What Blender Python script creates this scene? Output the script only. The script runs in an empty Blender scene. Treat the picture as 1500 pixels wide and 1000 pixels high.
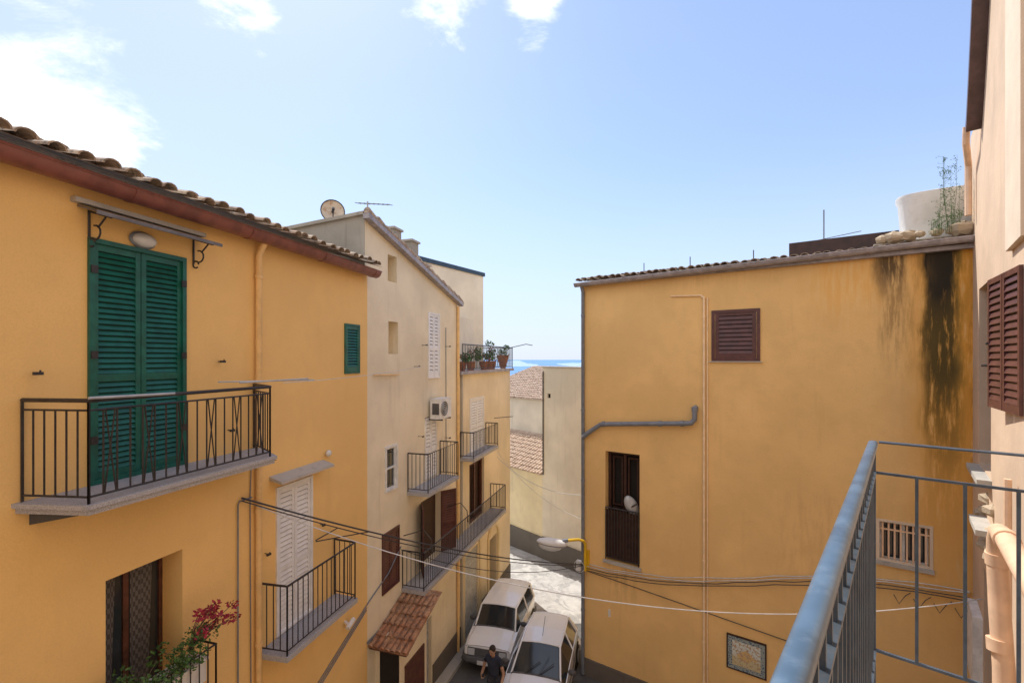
import bpy, math, random
from mathutils import Vector, Matrix
random.seed(7)
C=bpy.context.scene.collection
V=Vector
# ------------------------------------------------------------------ frames
class Fr:
    def __init__(s,o,d,n): s.o=V((o[0],o[1],0)); s.d=V((d[0],d[1],0)); s.n=V((n[0],n[1],0))
    def __call__(f,s,o,z): return f.o+f.d*s+f.n*o+V((0,0,z))
FA=Fr((-5.75,0),(.2669,.9637),(.9637,-.2669))
FB=Fr((-6.12,0),(.3005,.9538),(.9538,-.3005))
FR=Fr((2.02,13.1),(.8281,-.5606),(-.5606,-.8281))
FE=Fr((1.33,0),(.651,.759),(-.759,.651))
FD=Fr((-.18,23.5),(.6725,-.7401),(-.7401,-.6725))
FG=Fr((0,0),(1,0),(0,1))
# ------------------------------------------------------------------ mesh building
class MB:
    def __init__(s,mat,smooth=False): s.v=[];s.f=[];s.mat=mat;s.smooth=smooth
    def add(s,vs,fs):
        b=len(s.v); s.v+= [tuple(p) for p in vs]; s.f+=[tuple(i+b for i in f) for f in fs]
    def quad(s,*p): s.add(p,[tuple(range(len(p)))])
    def hexa(s,p): s.add(p,[(0,1,2,3),(7,6,5,4),(0,4,5,1),(1,5,6,2),(2,6,7,3),(3,7,4,0)])
    def box(s,f,s0,s1,o0,o1,z0,z1):
        s.hexa([f(s0,o0,z0),f(s1,o0,z0),f(s1,o1,z0),f(s0,o1,z0),f(s0,o0,z1),f(s1,o0,z1),f(s1,o1,z1),f(s0,o1,z1)])
    def tube(s,pts,r,n=8,cap=True,r2=None):
        pts=[V(p) for p in pts]; m=len(pts); rings=[]
        prev=None
        for i,p in enumerate(pts):
            if i==0: t=pts[1]-p
            elif i==m-1: t=p-pts[i-1]
            else: t=(pts[i+1]-p).normalized()+(p-pts[i-1]).normalized()
            t.normalize()
            if prev is None:
                a=V((0,0,1)) if abs(t.z)<.9 else V((1,0,0))
                x=t.cross(a).normalized()
            else:
                x=(prev-t*prev.dot(t)).normalized()
            prev=x; y=t.cross(x)
            rr=r if r2 is None else r+(r2-r)*i/(m-1)
            rings.append([p+x*math.cos(2*math.pi*k/n)*rr+y*math.sin(2*math.pi*k/n)*rr for k in range(n)])
        vs=[q for R in rings for q in R]; fs=[]
        for i in range(m-1):
            for k in range(n):
                fs.append((i*n+k,i*n+(k+1)%n,(i+1)*n+(k+1)%n,(i+1)*n+k))
        if cap: fs.append(tuple(range(n))[::-1]); fs.append(tuple((m-1)*n+k for k in range(n)))
        s.add(vs,fs)
    def ell(s,c,rx,ry,rz,nu=12,nv=8,M=None):
        vs=[];fs=[]
        for j in range(nv+1):
            th=math.pi*j/nv
            for i in range(nu):
                ph=2*math.pi*i/nu
                p=V((rx*math.sin(th)*math.cos(ph),ry*math.sin(th)*math.sin(ph),rz*math.cos(th)))
                if M: p=M@p
                vs.append(p+V(c))
        for j in range(nv):
            for i in range(nu):
                fs.append((j*nu+i,j*nu+(i+1)%nu,(j+1)*nu+(i+1)%nu,(j+1)*nu+i))
        s.add(vs,fs)
class Thing:
    def __init__(s,name):
        s.e=bpy.data.objects.new(name,None); C.objects.link(s.e); s.e.empty_display_size=.2; s.p={}
    def part(s,n,mat=None,smooth=False):
        if n not in s.p: s.p[n]=MB(mat,smooth)
        return s.p[n]
    def done(s,bevel=None):
        for n,m in s.p.items():
            if not m.v: continue
            ob=mkobj(n,m); ob.parent=s.e
def mkobj(n,m):
    me=bpy.data.meshes.new(n); me.from_pydata(m.v,[],m.f); me.update()
    import bmesh
    bm=bmesh.new(); bm.from_mesh(me); bmesh.ops.recalc_face_normals(bm,faces=bm.faces); bm.to_mesh(me); bm.free()
    me.materials.append(m.mat)
    if m.smooth:
        me.polygons.foreach_set('use_smooth',[True]*len(me.polygons))
        try: me.set_sharp_from_angle(angle=math.radians(40))
        except Exception: pass
    ob=bpy.data.objects.new(n,me); C.objects.link(ob); return ob
# ------------------------------------------------------------------ materials
class NT:
    def __init__(s,name):
        s.m=bpy.data.materials.new(name); s.m.use_nodes=True; s.t=s.m.node_tree
        s.b=s.t.nodes['Principled BSDF']; s.out=s.t.nodes['Material Output']
        s.tc=s.t.nodes.new('ShaderNodeNewGeometry').outputs['Position']
    def L(s,a,b):
        s.t.links.new(a,b)
    def val(s,inp,x):
        if isinstance(x,bpy.types.NodeSocket): s.L(x,inp)
        else: inp.default_value=x
    def math(s,op,a,b=0,c=0,clamp=False):
        n=s.t.nodes.new('ShaderNodeMath'); n.operation=op; n.use_clamp=clamp
        s.val(n.inputs[0],a); s.val(n.inputs[1],b); s.val(n.inputs[2],c); return n.outputs[0]
    def dot(s,a,vec):
        n=s.t.nodes.new('ShaderNodeVectorMath'); n.operation='DOT_PRODUCT'; s.L(a,n.inputs[0]); n.inputs[1].default_value=vec; return n.outputs['Value']
    def scl(s,vec,sc):
        n=s.t.nodes.new('ShaderNodeVectorMath'); n.operation='MULTIPLY'; s.L(vec,n.inputs[0]); n.inputs[1].default_value=sc; return n.outputs[0]
    def noise(s,vec,scale,detail=4,rough=.55,dist=0):
        n=s.t.nodes.new('ShaderNodeTexNoise'); s.L(vec,n.inputs['Vector']); n.inputs['Scale'].default_value=scale
        n.inputs['Detail'].default_value=detail; n.inputs['Roughness'].default_value=rough; n.inputs['Distortion'].default_value=dist
        return n.outputs['Fac']
    def ss(s,x,a,b):
        n=s.t.nodes.new('ShaderNodeMapRange'); n.interpolation_type='SMOOTHSTEP'; s.val(n.inputs[0],x); n.inputs[1].default_value=a; n.inputs[2].default_value=b
        n.inputs[3].default_value=0; n.inputs[4].default_value=1; return n.outputs[0]
    def mix(s,f,a,b,mode='MIX'):
        n=s.t.nodes.new('ShaderNodeMix'); n.data_type='RGBA'; n.blend_type=mode
        s.val(n.inputs[0],f)
        for i,x in ((6,a),(7,b)):
            if isinstance(x,tuple): n.inputs[i].default_value=(x[0],x[1],x[2],1)
            else: s.L(x,n.inputs[i])
        return n.outputs[2]
    def bump(s,h,strength,dist=.01):
        n=s.t.nodes.new('ShaderNodeBump'); n.inputs['Strength'].default_value=strength; n.inputs['Distance'].default_value=dist
        s.L(h,n.inputs['Height']); s.L(n.outputs[0],s.b.inputs['Normal'])
def mul(c,k): return tuple(x*k for x in c)
def stucco(name,col,dirt=.35,dcol=(.3,.22,.12),bump=.35,stains=(),frame=None,patch=.12,base_dirt=None):
    t=NT(name); p=t.tc
    n1=t.noise(p,.6,3,.6); n2=t.noise(p,3.5,5,.68); n3=t.noise(t.scl(p,(3.2,3.2,.35)),1.4,3,.6); fine=t.noise(p,60,1,.6)
    c=t.mix(t.ss(n1,.35,.7),mul(col,1-patch),mul(col,1+patch*.5))
    c=t.mix(t.math('MULTIPLY',t.ss(n2,.50,.74),.35*dirt*2+.05),c,mul(col,.74))
    c=t.mix(t.math('MULTIPLY',t.ss(n3,.55,.78),dirt),c,dcol)
    c=t.mix(t.math('MULTIPLY',t.ss(fine,.35,.7),.15),c,mul(col,.70))
    z=t.dot(p,(0,0,1))
    if base_dirt:
        m=t.math('MULTIPLY',t.ss(t.math('ADD',z,t.math('MULTIPLY',n2,1.6)),base_dirt+2.2,base_dirt+.5),.55)
        c=t.mix(m,c,dcol)
    if stains:
        s_=t.math('SUBTRACT',t.dot(p,tuple(frame.d)),frame.o.dot(frame.d))
        w1=t.noise(t.scl(p,(1,1,.4)),3.0,3); s_=t.math('ADD',s_,t.math('MULTIPLY',t.math('SUBTRACT',w1,.5),.35))
        g=t.noise(t.scl(p,(6,6,.8)),1.6,4,.7)
        for (sc,w,zt,zb,st,cl,lo) in stains:
            a=t.ss(t.math('ABSOLUTE',t.math('SUBTRACT',s_,sc)),w,w*.25)
            b=t.math('MULTIPLY',t.ss(z,zb,zb+(zt-zb)*.75),t.ss(z,zt+.15,zt-.15))
            m=t.math('MULTIPLY',t.math('MULTIPLY',a,b),t.math('MULTIPLY',t.ss(g,lo,lo+.28),st),clamp=True)
            c=t.mix(m,c,cl)
    t.L(c,t.b.inputs['Base Color']); t.b.inputs['Roughness'].default_value=.92; t.b.inputs['Specular IOR Level'].default_value=.2
    h=t.math('ADD',t.math('MULTIPLY',fine,.4),t.math('MULTIPLY',n2,2.2))
    t.bump(h,bump,.012); return t.m
def paint(name,col,rough=.45,metal=0,var=.12,bump=0,wear=0,wcol=(.25,.2,.17),scale=6):
    t=NT(name); n=t.noise(t.tc,scale,2,.6)
    c=t.mix(t.ss(n,.3,.7),mul(col,1-var),mul(col,1+var))
    if wear: c=t.mix(t.math('MULTIPLY',t.ss(t.noise(t.tc,scale*3,4,.7),.5,.7),wear),c,wcol)
    t.L(c,t.b.inputs['Base Color']); t.b.inputs['Roughness'].default_value=rough; t.b.inputs['Metallic'].default_value=metal
    if bump: t.bump(t.noise(t.tc,40,2),bump,.004)
    return t.m
def tilemat(name,c1,c2,c3):
    t=NT(name); n=t.noise(t.tc,4.3,2,.5); v=t.t.nodes.new('ShaderNodeTexVoronoi'); v.inputs['Scale'].default_value=4.5; t.L(t.tc,v.inputs['Vector'])
    sep=t.t.nodes.new('ShaderNodeSeparateColor'); t.L(v.outputs['Color'],sep.inputs[0])
    c=t.mix(sep.outputs[0],c1,c2); c=t.mix(t.ss(t.noise(t.tc,14,4,.7),.45,.65),c,c3); c=t.mix(t.math('MULTIPLY',t.ss(n,.5,.7),.5),c,mul(c1,.5))
    t.L(c,t.b.inputs['Base Color']); t.b.inputs['Roughness'].default_value=.9; return t.m
def granite(name,col):
    t=NT(name); n=t.noise(t.tc,160,2,.7); m=t.noise(t.tc,5,3,.6)
    c=t.mix(t.ss(n,.38,.62),mul(col,.55),mul(col,1.25)); c=t.mix(t.math('MULTIPLY',t.ss(m,.5,.75),.4),c,mul(col,.5))
    t.L(c,t.b.inputs['Base Color']); t.b.inputs['Roughness'].default_value=.75; return t.m
def glassm(name,col=(.03,.04,.05)):
    t=NT(name); t.b.inputs['Base Color'].default_value=(*col,1); t.b.inputs['Roughness'].default_value=.06; t.b.inputs['Specular IOR Level'].default_value=.8
    return t.m
def leafm(name,a,b):
    t=NT(name); c=t.mix(t.ss(t.noise(t.tc,25,1),.35,.65),a,b); t.L(c,t.b.inputs['Base Color']); t.b.inputs['Roughness'].default_value=.6
    return t.m

YA=(.92,.60,.235); YR=(.86,.56,.235)
mA=stucco('ochre_plaster',YA,.10,(.66,.40,.16),.3,patch=.06,base_dirt=-9.3)
mB=stucco('cream_plaster',(.87,.77,.58),.24,(.46,.38,.27),.35,patch=.12,base_dirt=-9.4)
mBg=stucco('grey_weathered_plaster',(.44,.41,.35),.6,(.17,.15,.13),.6,patch=.25)
mC=stucco('pale_ochre_plaster',(.84,.72,.52),.25,(.42,.34,.22),.35,base_dirt=-9.4)
mCup=stucco('cream_block_plaster',(.82,.74,.60),.15,(.42,.36,.26),.3)
mD=stucco('beige_plaster',(.76,.67,.53),.25,(.42,.35,.26),.35)
mDl=stucco('yellowish_plaster',(.80,.67,.43),.4,(.42,.34,.24),.4)
mE=stucco('peach_plaster',(.70,.52,.37),.18,(.42,.30,.2),.4)
mE2=stucco('light_peach_plaster',(.78,.64,.49),.15,(.45,.33,.22),.35)
blk=(.035,.03,.022); rust=(.80,.37,.05)
mR=stucco('stained_ochre_plaster',YR,.20,(.60,.37,.15),.4,frame=FR,patch=.09,base_dirt=-9.6,stains=[
 (7.95,1.05,2.4,-7.5,.9,rust,.20),(6.3,1.2,2.3,.2,.45,rust,.35),
 (7.66,.42,2.3,-4.2,1.0,(.30,.19,.05),.30),(7.60,.34,2.3,-2.8,1.4,(.12,.085,.03),.28),(7.58,.27,2.35,.5,1.8,blk,.15),(6.86,.34,2.3,1.0,1.2,(.13,.09,.05),.26),(6.86,.24,1.7,-.6,.6,(.3,.2,.1),.35),
 (7.1,.5,2.3,-1.5,.45,(.35,.2,.07),.42),(3.0,3.0,2.3,1.5,.25,(.5,.3,.12),.45),(6.0,1.8,-3.0,-6.5,.28,(.55,.34,.15),.4),(8.2,.25,2.2,-6,.7,(.3,.13,.03),.35),(1.2,.6,-5.6,-7.2,.35,(.45,.28,.13),.4)])
mPl=stucco('stone_plinth',(.16,.14,.12),.5,(.07,.06,.05),.8)
mGut=paint('brown_gutter_paint',(.23,.085,.07),.4,0,.2,wear=.15)
mFas=paint('dark_brown_fascia',(.10,.055,.05),.4,0,.2)
mGutR=paint('grey_mauve_gutter_paint',(.33,.30,.315),.4,0,.2,wear=.25,wcol=(.15,.10,.08))
mGreen=paint('green_shutter_paint',(.007,.115,.085),.42,0,.2)
mWhite=paint('white_shutter_paint',(.82,.82,.82),.5,0,.06)
mWFr=paint('white_frame_paint',(.77,.77,.76),.45)
mBrown=paint('brown_shutter_paint',(.10,.034,.030),.4,0,.2)
mBrW=paint('brown_wood',(.10,.035,.02),.5,0,.3,wear=.2)
mDkW=paint('dark_wood',(.04,.016,.012),.5,0,.3)
BK={'green_shutter_paint':paint('green_slat_shade',(.003,.03,.024),.6),'white_shutter_paint':paint('white_slat_shade',(.30,.30,.31),.7),'brown_shutter_paint':paint('brown_slat_shade',(.03,.010,.009),.6)}  # darkened copies of each paint stand in for shade between the slats
mIron=paint('dark_iron_paint',(.030,.028,.03),.45,.0,.3,wear=.12,wcol=(.14,.07,.04),scale=12)
mRail=paint('bluish_grey_rail_paint',(.085,.14,.20),.33,.15,.22,wear=.3,wcol=(.20,.26,.32),scale=9)
mRail2=paint('grey_bar_paint',(.07,.09,.11),.4,.2,.2,wear=.2,wcol=(.20,.15,.13),scale=14)
mGran=granite('grey_granite',(.46,.45,.46)); mStone=stucco('lava_stone',(.10,.095,.09),.4,(.05,.05,.05),.8)
mCem=stucco('weathered_cement',(.50,.47,.42),.5,(.22,.2,.17),.7)
mTile=tilemat('old_clay_tiles',(.40,.29,.21),(.55,.45,.34),(.20,.17,.14))
mTile2=tilemat('orange_clay_tiles',(.44,.20,.10),(.55,.32,.18),(.22,.14,.10))
mTile3=tilemat('pinkish_clay_tiles',(.54,.39,.29),(.62,.48,.37),(.36,.27,.21))
mPipeY=paint('ochre_pipe_paint',(.86,.57,.25),.5,0,.08)
mPipeP=paint('peach_pipe_paint',(.78,.53,.35),.5,0,.08)
mPipeG=paint('grey_pvc',(.19,.21,.25),.4,0,.12)
mZinc=paint('zinc_sheet',(.46,.48,.50),.45,.2,.12,wear=.2,wcol=(.3,.22,.16))
mZincD=paint('dark_sheet_metal',(.16,.15,.15),.5,.2,.2,wear=.3,wcol=(.25,.16,.1))
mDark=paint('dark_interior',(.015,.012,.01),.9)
mGlass=glassm('window_glass'); mCarG=glassm('car_glass',(.02,.025,.03))
mCarW=paint('white_car_paint',(.84,.85,.87),.18,0,.01); mCarW.node_tree.nodes['Principled BSDF'].inputs['Coat Weight'].default_value=.5
mTyre=paint('tyre_rubber',(.02,.02,.02),.8); mHub=paint('wheel_trim',(.45,.46,.48),.35,.4); mBump=paint('grey_bumper_plastic',(.09,.09,.095),.6)
mLamp=glassm('headlamp_glass',(.55,.57,.6)); mRed=paint('tail_lamp_red',(.45,.02,.02),.25)
mWire=paint('black_cable',(.05,.05,.055),.6); mWireW=paint('white_cable',(.62,.62,.62),.5)
mYel=paint('yellow_lamp_arm',(.76,.48,.02),.45,0,.1)
mPotc=paint('terracotta',(.40,.17,.09),.8,0,.2,.3)
mLeaf=leafm('green_leaves',(.035,.09,.02),(.10,.20,.045)); mLeafR=leafm('bougainvillea_bracts',(.26,.015,.04),(.45,.035,.07)); mTwig=paint('twig_bark',(.12,.08,.05),.9)
mTub=paint('white_fibreglass',(.76,.75,.73),.5,0,.06,wear=.25,wcol=(.48,.45,.38),scale=3)
mLamb=glassm('frosted_lamp_glass',(.68,.70,.71))
mBlue=paint('dark_blue_coping',(.03,.06,.10),.5)
def checkm():
    t=NT('check_curtain'); b=t.t.nodes.new('ShaderNodeTexChecker'); t.L(t.scl(t.tc,(1,1,.5)),b.inputs['Vector']); b.inputs['Scale'].default_value=34
    b.inputs['Color1'].default_value=(.15,.14,.135,1); b.inputs['Color2'].default_value=(.07,.065,.065,1); t.L(b.outputs[0],t.b.inputs['Base Color']); t.b.inputs['Roughness'].default_value=.9; return t.m
mCheck=checkm()

# ------------------------------------------------------------------ architectural helpers
def facade(mb,f,s0,s1,z0,zt,ops=(),reveal=None):
    if not callable(zt): zc=zt; zt=lambda s:zc
    ss=sorted(set([s0,s1]+[x for o in ops for x in o[:2]]+(list(zt.brk) if hasattr(zt,'brk') else [])))
    ss=[s for s in ss if s0<=s<=s1]
    for a,b in zip(ss,ss[1:]):
        m=min(zt(a),zt(b)); zs=sorted(set([z0]+[x for o in ops for x in o[2:4] if z0<x<m]))
        for i,z in enumerate(zs):
            last=i==len(zs)-1
            za=zt(a) if last else zs[i+1]; zb=zt(b) if last else zs[i+1]
            cm=(a+b)/2; cz=(z+min(za,zb))/2
            if any(o[0]<cm<o[1] and o[2]<cz<o[3] for o in ops): continue
            mb.quad(f(a,0,z),f(b,0,z),f(b,0,zb),f(a,0,za))
    r=reveal or mb
    for o in ops:
        a,b,c,d,dep=o
        r.quad(f(a,0,c),f(a,-dep,c),f(a,-dep,d),f(a,0,d)); r.quad(f(b,0,c),f(b,-dep,c),f(b,-dep,d),f(b,0,d))
        r.quad(f(a,0,d),f(b,0,d),f(b,-dep,d),f(a,-dep,d)); r.quad(f(a,0,c),f(b,0,c),f(b,-dep,c),f(a,-dep,c))
def backs(mb,f,s0,s1,z0,za,zb,dep,top=True):
    mb.quad(f(s0,0,z0),f(s0,-dep,z0),f(s0,-dep,za),f(s0,0,za)); mb.quad(f(s1,0,z0),f(s1,-dep,z0),f(s1,-dep,zb),f(s1,0,zb))
    mb.quad(f(s0,-dep,z0),f(s1,-dep,z0),f(s1,-dep,zb),f(s0,-dep,za))
    if top: mb.quad(f(s0,0,za),f(s1,0,zb),f(s1,-dep,zb),f(s0,-dep,za))
def shutter(T,n,f,s0,s1,z0,z1,off,mat,leaves=2,pitch=.055,mid=True,fr=.055):
    mb=T.part(n,mat); bk=T.part(n+'_slat_shade',BK.get(mat.name,mat)); w=(s1-s0)/leaves
    for i in range(leaves):
        a=s0+i*w+.004; b=a+w-.008; t=.035
        mb.box(f,a,a+fr,off,off+t,z0,z1); mb.box(f,b-fr,b,off,off+t,z0,z1)
        rails=[(z0,z0+.10),(z1-.07,z1)]
        if mid and z1-z0>1.2: m=z0+(z1-z0)*.42; rails.append((m,m+.08))
        rails.sort()
        for q in rails: mb.box(f,a+fr,b-fr,off+.002,off+t-.002,q[0],q[1])
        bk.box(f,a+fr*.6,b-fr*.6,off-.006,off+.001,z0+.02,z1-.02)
        for q,r in zip(rails,rails[1:]):
            k=max(1,int((r[0]-q[1])/pitch)); p=(r[0]-q[1])/k
            for j in range(k):
                z=q[1]+j*p
                mb.hexa([f(a+fr,off+.030,z),f(b-fr,off+.030,z),f(b-fr,off+.036,z+.006),f(a+fr,off+.036,z+.006),
                         f(a+fr,off+.006,z+p*.74),f(b-fr,off+.006,z+p*.74),f(b-fr,off+.012,z+p*.80),f(a+fr,off+.012,z+p*.80)])
def frame_rect(mb,f,s0,s1,z0,z1,o0,o1,w):
    mb.box(f,s0,s0+w,o0,o1,z0,z1); mb.box(f,s1-w,s1,o0,o1,z0,z1); mb.box(f,s0+w,s1-w,o0,o1,z1-w,z1); mb.box(f,s0+w,s1-w,o0,o1,z0,z0+w)
def window(T,f,s0,s1,z0,z1,off,mat,panes=2,n='window'):
    frame_rect(T.part(n+'_frame',mat),f,s0,s1,z0,z1,off,off+.05,.045)
    w=(s1-s0)/panes
    for i in range(1,panes): T.part(n+'_frame',mat).box(f,s0+i*w-.03,s0+i*w+.03,off+.005,off+.045,z0+.045,z1-.045)
    T.part(n+'_glass',mGlass).quad(f(s0,off+.02,z0),f(s1,off+.02,z0),f(s1,off+.02,z1),f(s0,off+.02,z1))
def bar(mb,a,b,w=.012,n=5): mb.tube([a,b],w,n)
def railing(mb,f,path,zb,zt,step=.12,r=.009,top=.02,deco=False):
    pts=path
    for h,rr in ((zt,top),(zb+.07,.011)):
        mb.tube([f(p[0],p[1],h) for p in pts],rr,8)
    if deco: mb.tube([f(p[0],p[1],zt-.09) for p in pts],.011,6)
    for p,q in zip(pts,pts[1:]):
        L=math.hypot(q[0]-p[0],q[1]-p[1]); k=max(1,round(L/step))
        for i in range(k+1):
            t=i/k; s=p[0]+(q[0]-p[0])*t; o=p[1]+(q[1]-p[1])*t
            lo=zb+.07 if (0<i<k) else zb
            bar(mb,f(s,o,lo),f(s,o,zt-(.09 if deco and 0<i<k else 0)),r if 0<i<k else r*1.5)
            if deco and L>1 and i%3==1 and i+1<k:
                a=((q[0]-p[0])/k,(q[1]-p[1])/k)
                P=lambda u,z:f(s+a[0]*u,o+a[1]*u,z)
                zm=lo+(zt-lo)*.55
                bar(mb,P(.08,lo),P(.85,zt-.09),r*.85); bar(mb,P(.92,lo),P(.15,zt-.09),r*.85)
def slab(mb,f,path,z0,z1):
    n=len(path); vs=[f(a,b,z0) for a,b in path]+[f(a,b,z1) for a,b in path]
    mb.add(vs,[tuple(range(n)),tuple(range(n,2*n))]+[(i,(i+1)%n,n+(i+1)%n,n+i) for i in range(n)])
def tile_field(mb,p0,along,width,down,length,pitch=.2,expo=.33,jit=.012,r=.085,lift=.0):
    p0=V(p0);al=V(along).normalized();dn=V(down).normalized();up=al.cross(dn)
    if up.z<0: up=-up
    nc=int(width/pitch); nr=int(length/expo)
    mb.quad(p0,p0+al*width,p0+al*width+dn*length,p0+dn*length)
    for c in range(nc):
        cj=random.uniform(-1,1)*jit; cl=random.uniform(-1,1)*jit*2.2
        for k in range(nr):
            j=random.uniform(-jit,jit)*.7+cj; j2=random.uniform(-jit*1.5,jit*1.5)+cl
            base=p0+al*((c+.5)*pitch+j)+dn*(length-(k)*expo+j2)+up*(.012+lift+random.uniform(-.5,.9)*jit)
            a=random.uniform(-.06,.06); top=base-dn*(expo+.07)+al*a*.5+up*(-.012)
            base=base+up*.022; rr0=r*random.uniform(.9,1.08)
            N=6; vs=[]
            for q,rr in ((base,rr0),(top,rr0*.78)):
                for i in range(N+1):
                    th=math.pi*i/N; vs.append(q+al*math.cos(th)*rr+up*math.sin(th)*rr*.8)
            for i in range(N+1):
                th=math.pi*i/N; vs.append(base+al*math.cos(th)*(rr0-.016)+up*math.sin(th)*(rr0-.016)*.8)
            fs=[(i,i+1,N+2+i,N+1+i) for i in range(N)]+[(i,i+1,2*(N+1)+i+1,2*(N+1)+i) for i in range(N)]
            mb.add(vs,fs)
def gutter(T,n,f,s0,s1,off,z0,z1,r,mat,joints=1.0,brackets=True):
    mb=T.part(n,mat,True); 
    def ring(s,z,rr): return [f(s,off+math.cos(math.pi*i/8)*rr,z-math.sin(math.pi*i/8)*rr) for i in range(9)]
    def seg(sa,za,sb,zb,rr):
        A=ring(sa,za,rr);B=ring(sb,zb,rr);mb.add(A+B,[(i,i+1,10+i,9+i) for i in range(8)])
        A2=ring(sa,za,rr-.008);B2=ring(sb,zb,rr-.008);mb.add(A2+B2,[(i,i+1,10+i,9+i) for i in range(8)])
        mb.add(A,[tuple(range(9))])
        mb.add(B,[tuple(range(9))])
    seg(s0,z0,s1,z1,r)
    mb.tube([f(s0,off+r,z0),f(s1,off+r,z1)],.014,6)
    s=s0+.35
    while s<s1-.1:
        z=z0+(z1-z0)*(s-s0)/(s1-s0); w=.05
        seg(s-w/2,z+.003,s+w/2,z+.003,r+.010); s+=joints
def leaves(mb,c,rx,ry,rz,n,size=.03,flat=.0):
    for i in range(n):
        while True:
            p=V((random.uniform(-1,1),random.uniform(-1,1),random.uniform(-1,1)))
            if p.length<1: break
        p=V(c)+V((p.x*rx,p.y*ry,p.z*rz)); a=V((random.gauss(0,1),random.gauss(0,1),random.gauss(0,1))).normalized()
        b=a.cross(V((random.gauss(0,1),random.gauss(0,1),random.gauss(0,1)))).normalized(); s=size*random.uniform(.6,1.3)
        mb.quad(p-a*s,p-b*s*.5,p+a*s,p+b*s*.5)
def cable(mb,a,b,sag,r=.007,n=24,wob=0):
    a=V(a);b=V(b);pts=[]
    for i in range(n+1):
        t=i/n;p=a.lerp(b,t);p.z-=4*sag*t*(1-t); 
        if wob: p.z+=random.uniform(-wob,wob)
        pts.append(p)
    mb.tube(pts,r,5)
def clip(mb,f,s,z,l=.12):
    mb.tube([f(s,0,z),f(s,l,z),f(s,l+.01,z+.03)],.008,5); mb.box(f,s-.05,s+.02,l-.01,l+.02,z-.015,z+.015)
GZ=lambda y:-9.0-.05*(min(max(y,12),26)-12)

# ================================================================== BUILDING A
T=Thing('ochre_apartment_building')
opsA=[(4.95,5.97,-1.33,1.24,.10),(9.26,9.71,-.28,.67,.08),(5.10,5.96,-4.5,-2.40,.42),(7.51,8.30,-4.42,-2.08,.09)]
facade(T.part('walls',mA),FA,-6,10.03,-9.6,1.88,opsA)
backs(T.part('walls',mA),FA,-6,10.03,-9.6,1.88,1.88,7)
sl=.30
tile_field(T.part('roof_tiles',mTile),FA(-6,-4.3,1.93+sl*4.6),FA.d,15.95,(FA(0,1,-sl)-FA(0,0,0)),4.75*math.hypot(1,sl),pitch=.215,jit=.022)
gutter(T,'gutter',FA,-6,10.02,.22,1.86,1.82,.13,mGut,1.55)
T.part('eave_fascia',mGut).box(FA,-6,10.0,.0,.11,1.78,1.89)
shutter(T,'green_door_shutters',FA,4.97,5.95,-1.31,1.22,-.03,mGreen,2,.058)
frame_rect(T.part('green_door_frame',mGreen),FA,4.93,5.99,-1.33,1.27,-.02,.035,.05)
for z in (-.9,.0,.9): T.part('shutter_hinges',mIron).box(FA,4.94,5.0,.034,.05,z,z+.08); T.part('shutter_hinges',mIron).box(FA,5.92,5.98,.034,.05,z,z+.08)
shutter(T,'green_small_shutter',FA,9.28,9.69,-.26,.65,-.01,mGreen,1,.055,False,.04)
frame_rect(T.part('green_door_frame',mGreen),FA,9.24,9.73,-.30,.69,-.01,.03,.035)
cp=T.part('door_canopy',mZincD)
for i in range(11):
    a=4.84+i*.124
    cp.hexa([FA(a,.0,1.56),FA(a+.122,.0,1.56),FA(a+.122,.34,1.46),FA(a,.34,1.46),FA(a,.0,1.585),FA(a+.122,.0,1.575),FA(a+.122,.34,1.475),FA(a,.34,1.485)])
T.part('canopy_fascia',mZincD).box(FA,4.80,6.22,.335,.35,1.445,1.485)
T.part('canopy_board',mCem).box(FA,4.78,6.22,0,.08,1.59,1.64)
ir=T.part('canopy_brackets',mIron)
for s in (4.94,6.10):
    ir.tube([FA(s,.01,1.54),FA(s,.33,1.445)],.012,6); ir.tube([FA(s,.012,1.54),FA(s,.012,1.22)],.012,6)
    ir.tube([FA(s,.02+.0,1.25)]+[FA(s,.10+.075*math.cos(a)*(1-.0*a),1.31+.075*math.sin(a)) for a in [x*.5-2.2 for x in range(9)]],.010,6)
    ir.tube([FA(s,.05+.045*math.cos(a),1.21+.045*math.sin(a)) for a in [x*.6 for x in range(10)]],.010,6)
    ir.tube([FA(s,.14,1.36),FA(s,.20,1.41),FA(s,.25,1.455)],.010,6)
Mo=Matrix((FA.d,FA.n,V((0,0,1)))).transposed()
T.part('wall_lamp_glass',mLamb,True).ell(FA(5.47,.05,1.365),.13,.07,.08,16,10,Mo); T.part('wall_lamp_base',mPipeG,True).ell(FA(5.47,.02,1.365),.15,.04,.10,16,10,Mo)
T.part('wall_lamp_glass',mLamb).ell(FA(8.71,.05,-1.74),.06,.05,.06,12,8,Mo)
for s,z in ((4.49,-.14),(6.47,-.04),(6.62,-1.0)): clip(ir,FA,s,z,.09)
P1=[(4.36,0),(4.5,.72),(6.68,.74),(7.12,0)]
slab(T.part('balcony_slab',mGran),FA,P1,-1.43,-1.345)
slab(T.part('balcony_slab_edge',mGran),FA,[(4.33,0),(4.47,.745),(6.70,.765),(7.16,0)],-1.375,-1.333)
for s in (4.62,5.35,6.05,6.72): T.part('balcony_corbels',mStone).hexa([FA(s-.16,0,-1.57),FA(s+.16,0,-1.57),FA(s+.14,.5,-1.46),FA(s-.14,.5,-1.46),FA(s-.16,0,-1.433),FA(s+.16,0,-1.433),FA(s+.14,.62,-1.433),FA(s-.14,.62,-1.433)])
railing(T.part('balcony_railing',mIron),FA,[(4.40,.02),(4.52,.69),(6.64,.70),(7.05,.02)],-1.34,-.385,.118,.0085,.02,True)
T.part('clothes_bracket',mZinc).tube([FA(4.5,.72,-.36),FA(5.25,.78,-.37)],.014,6)
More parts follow.
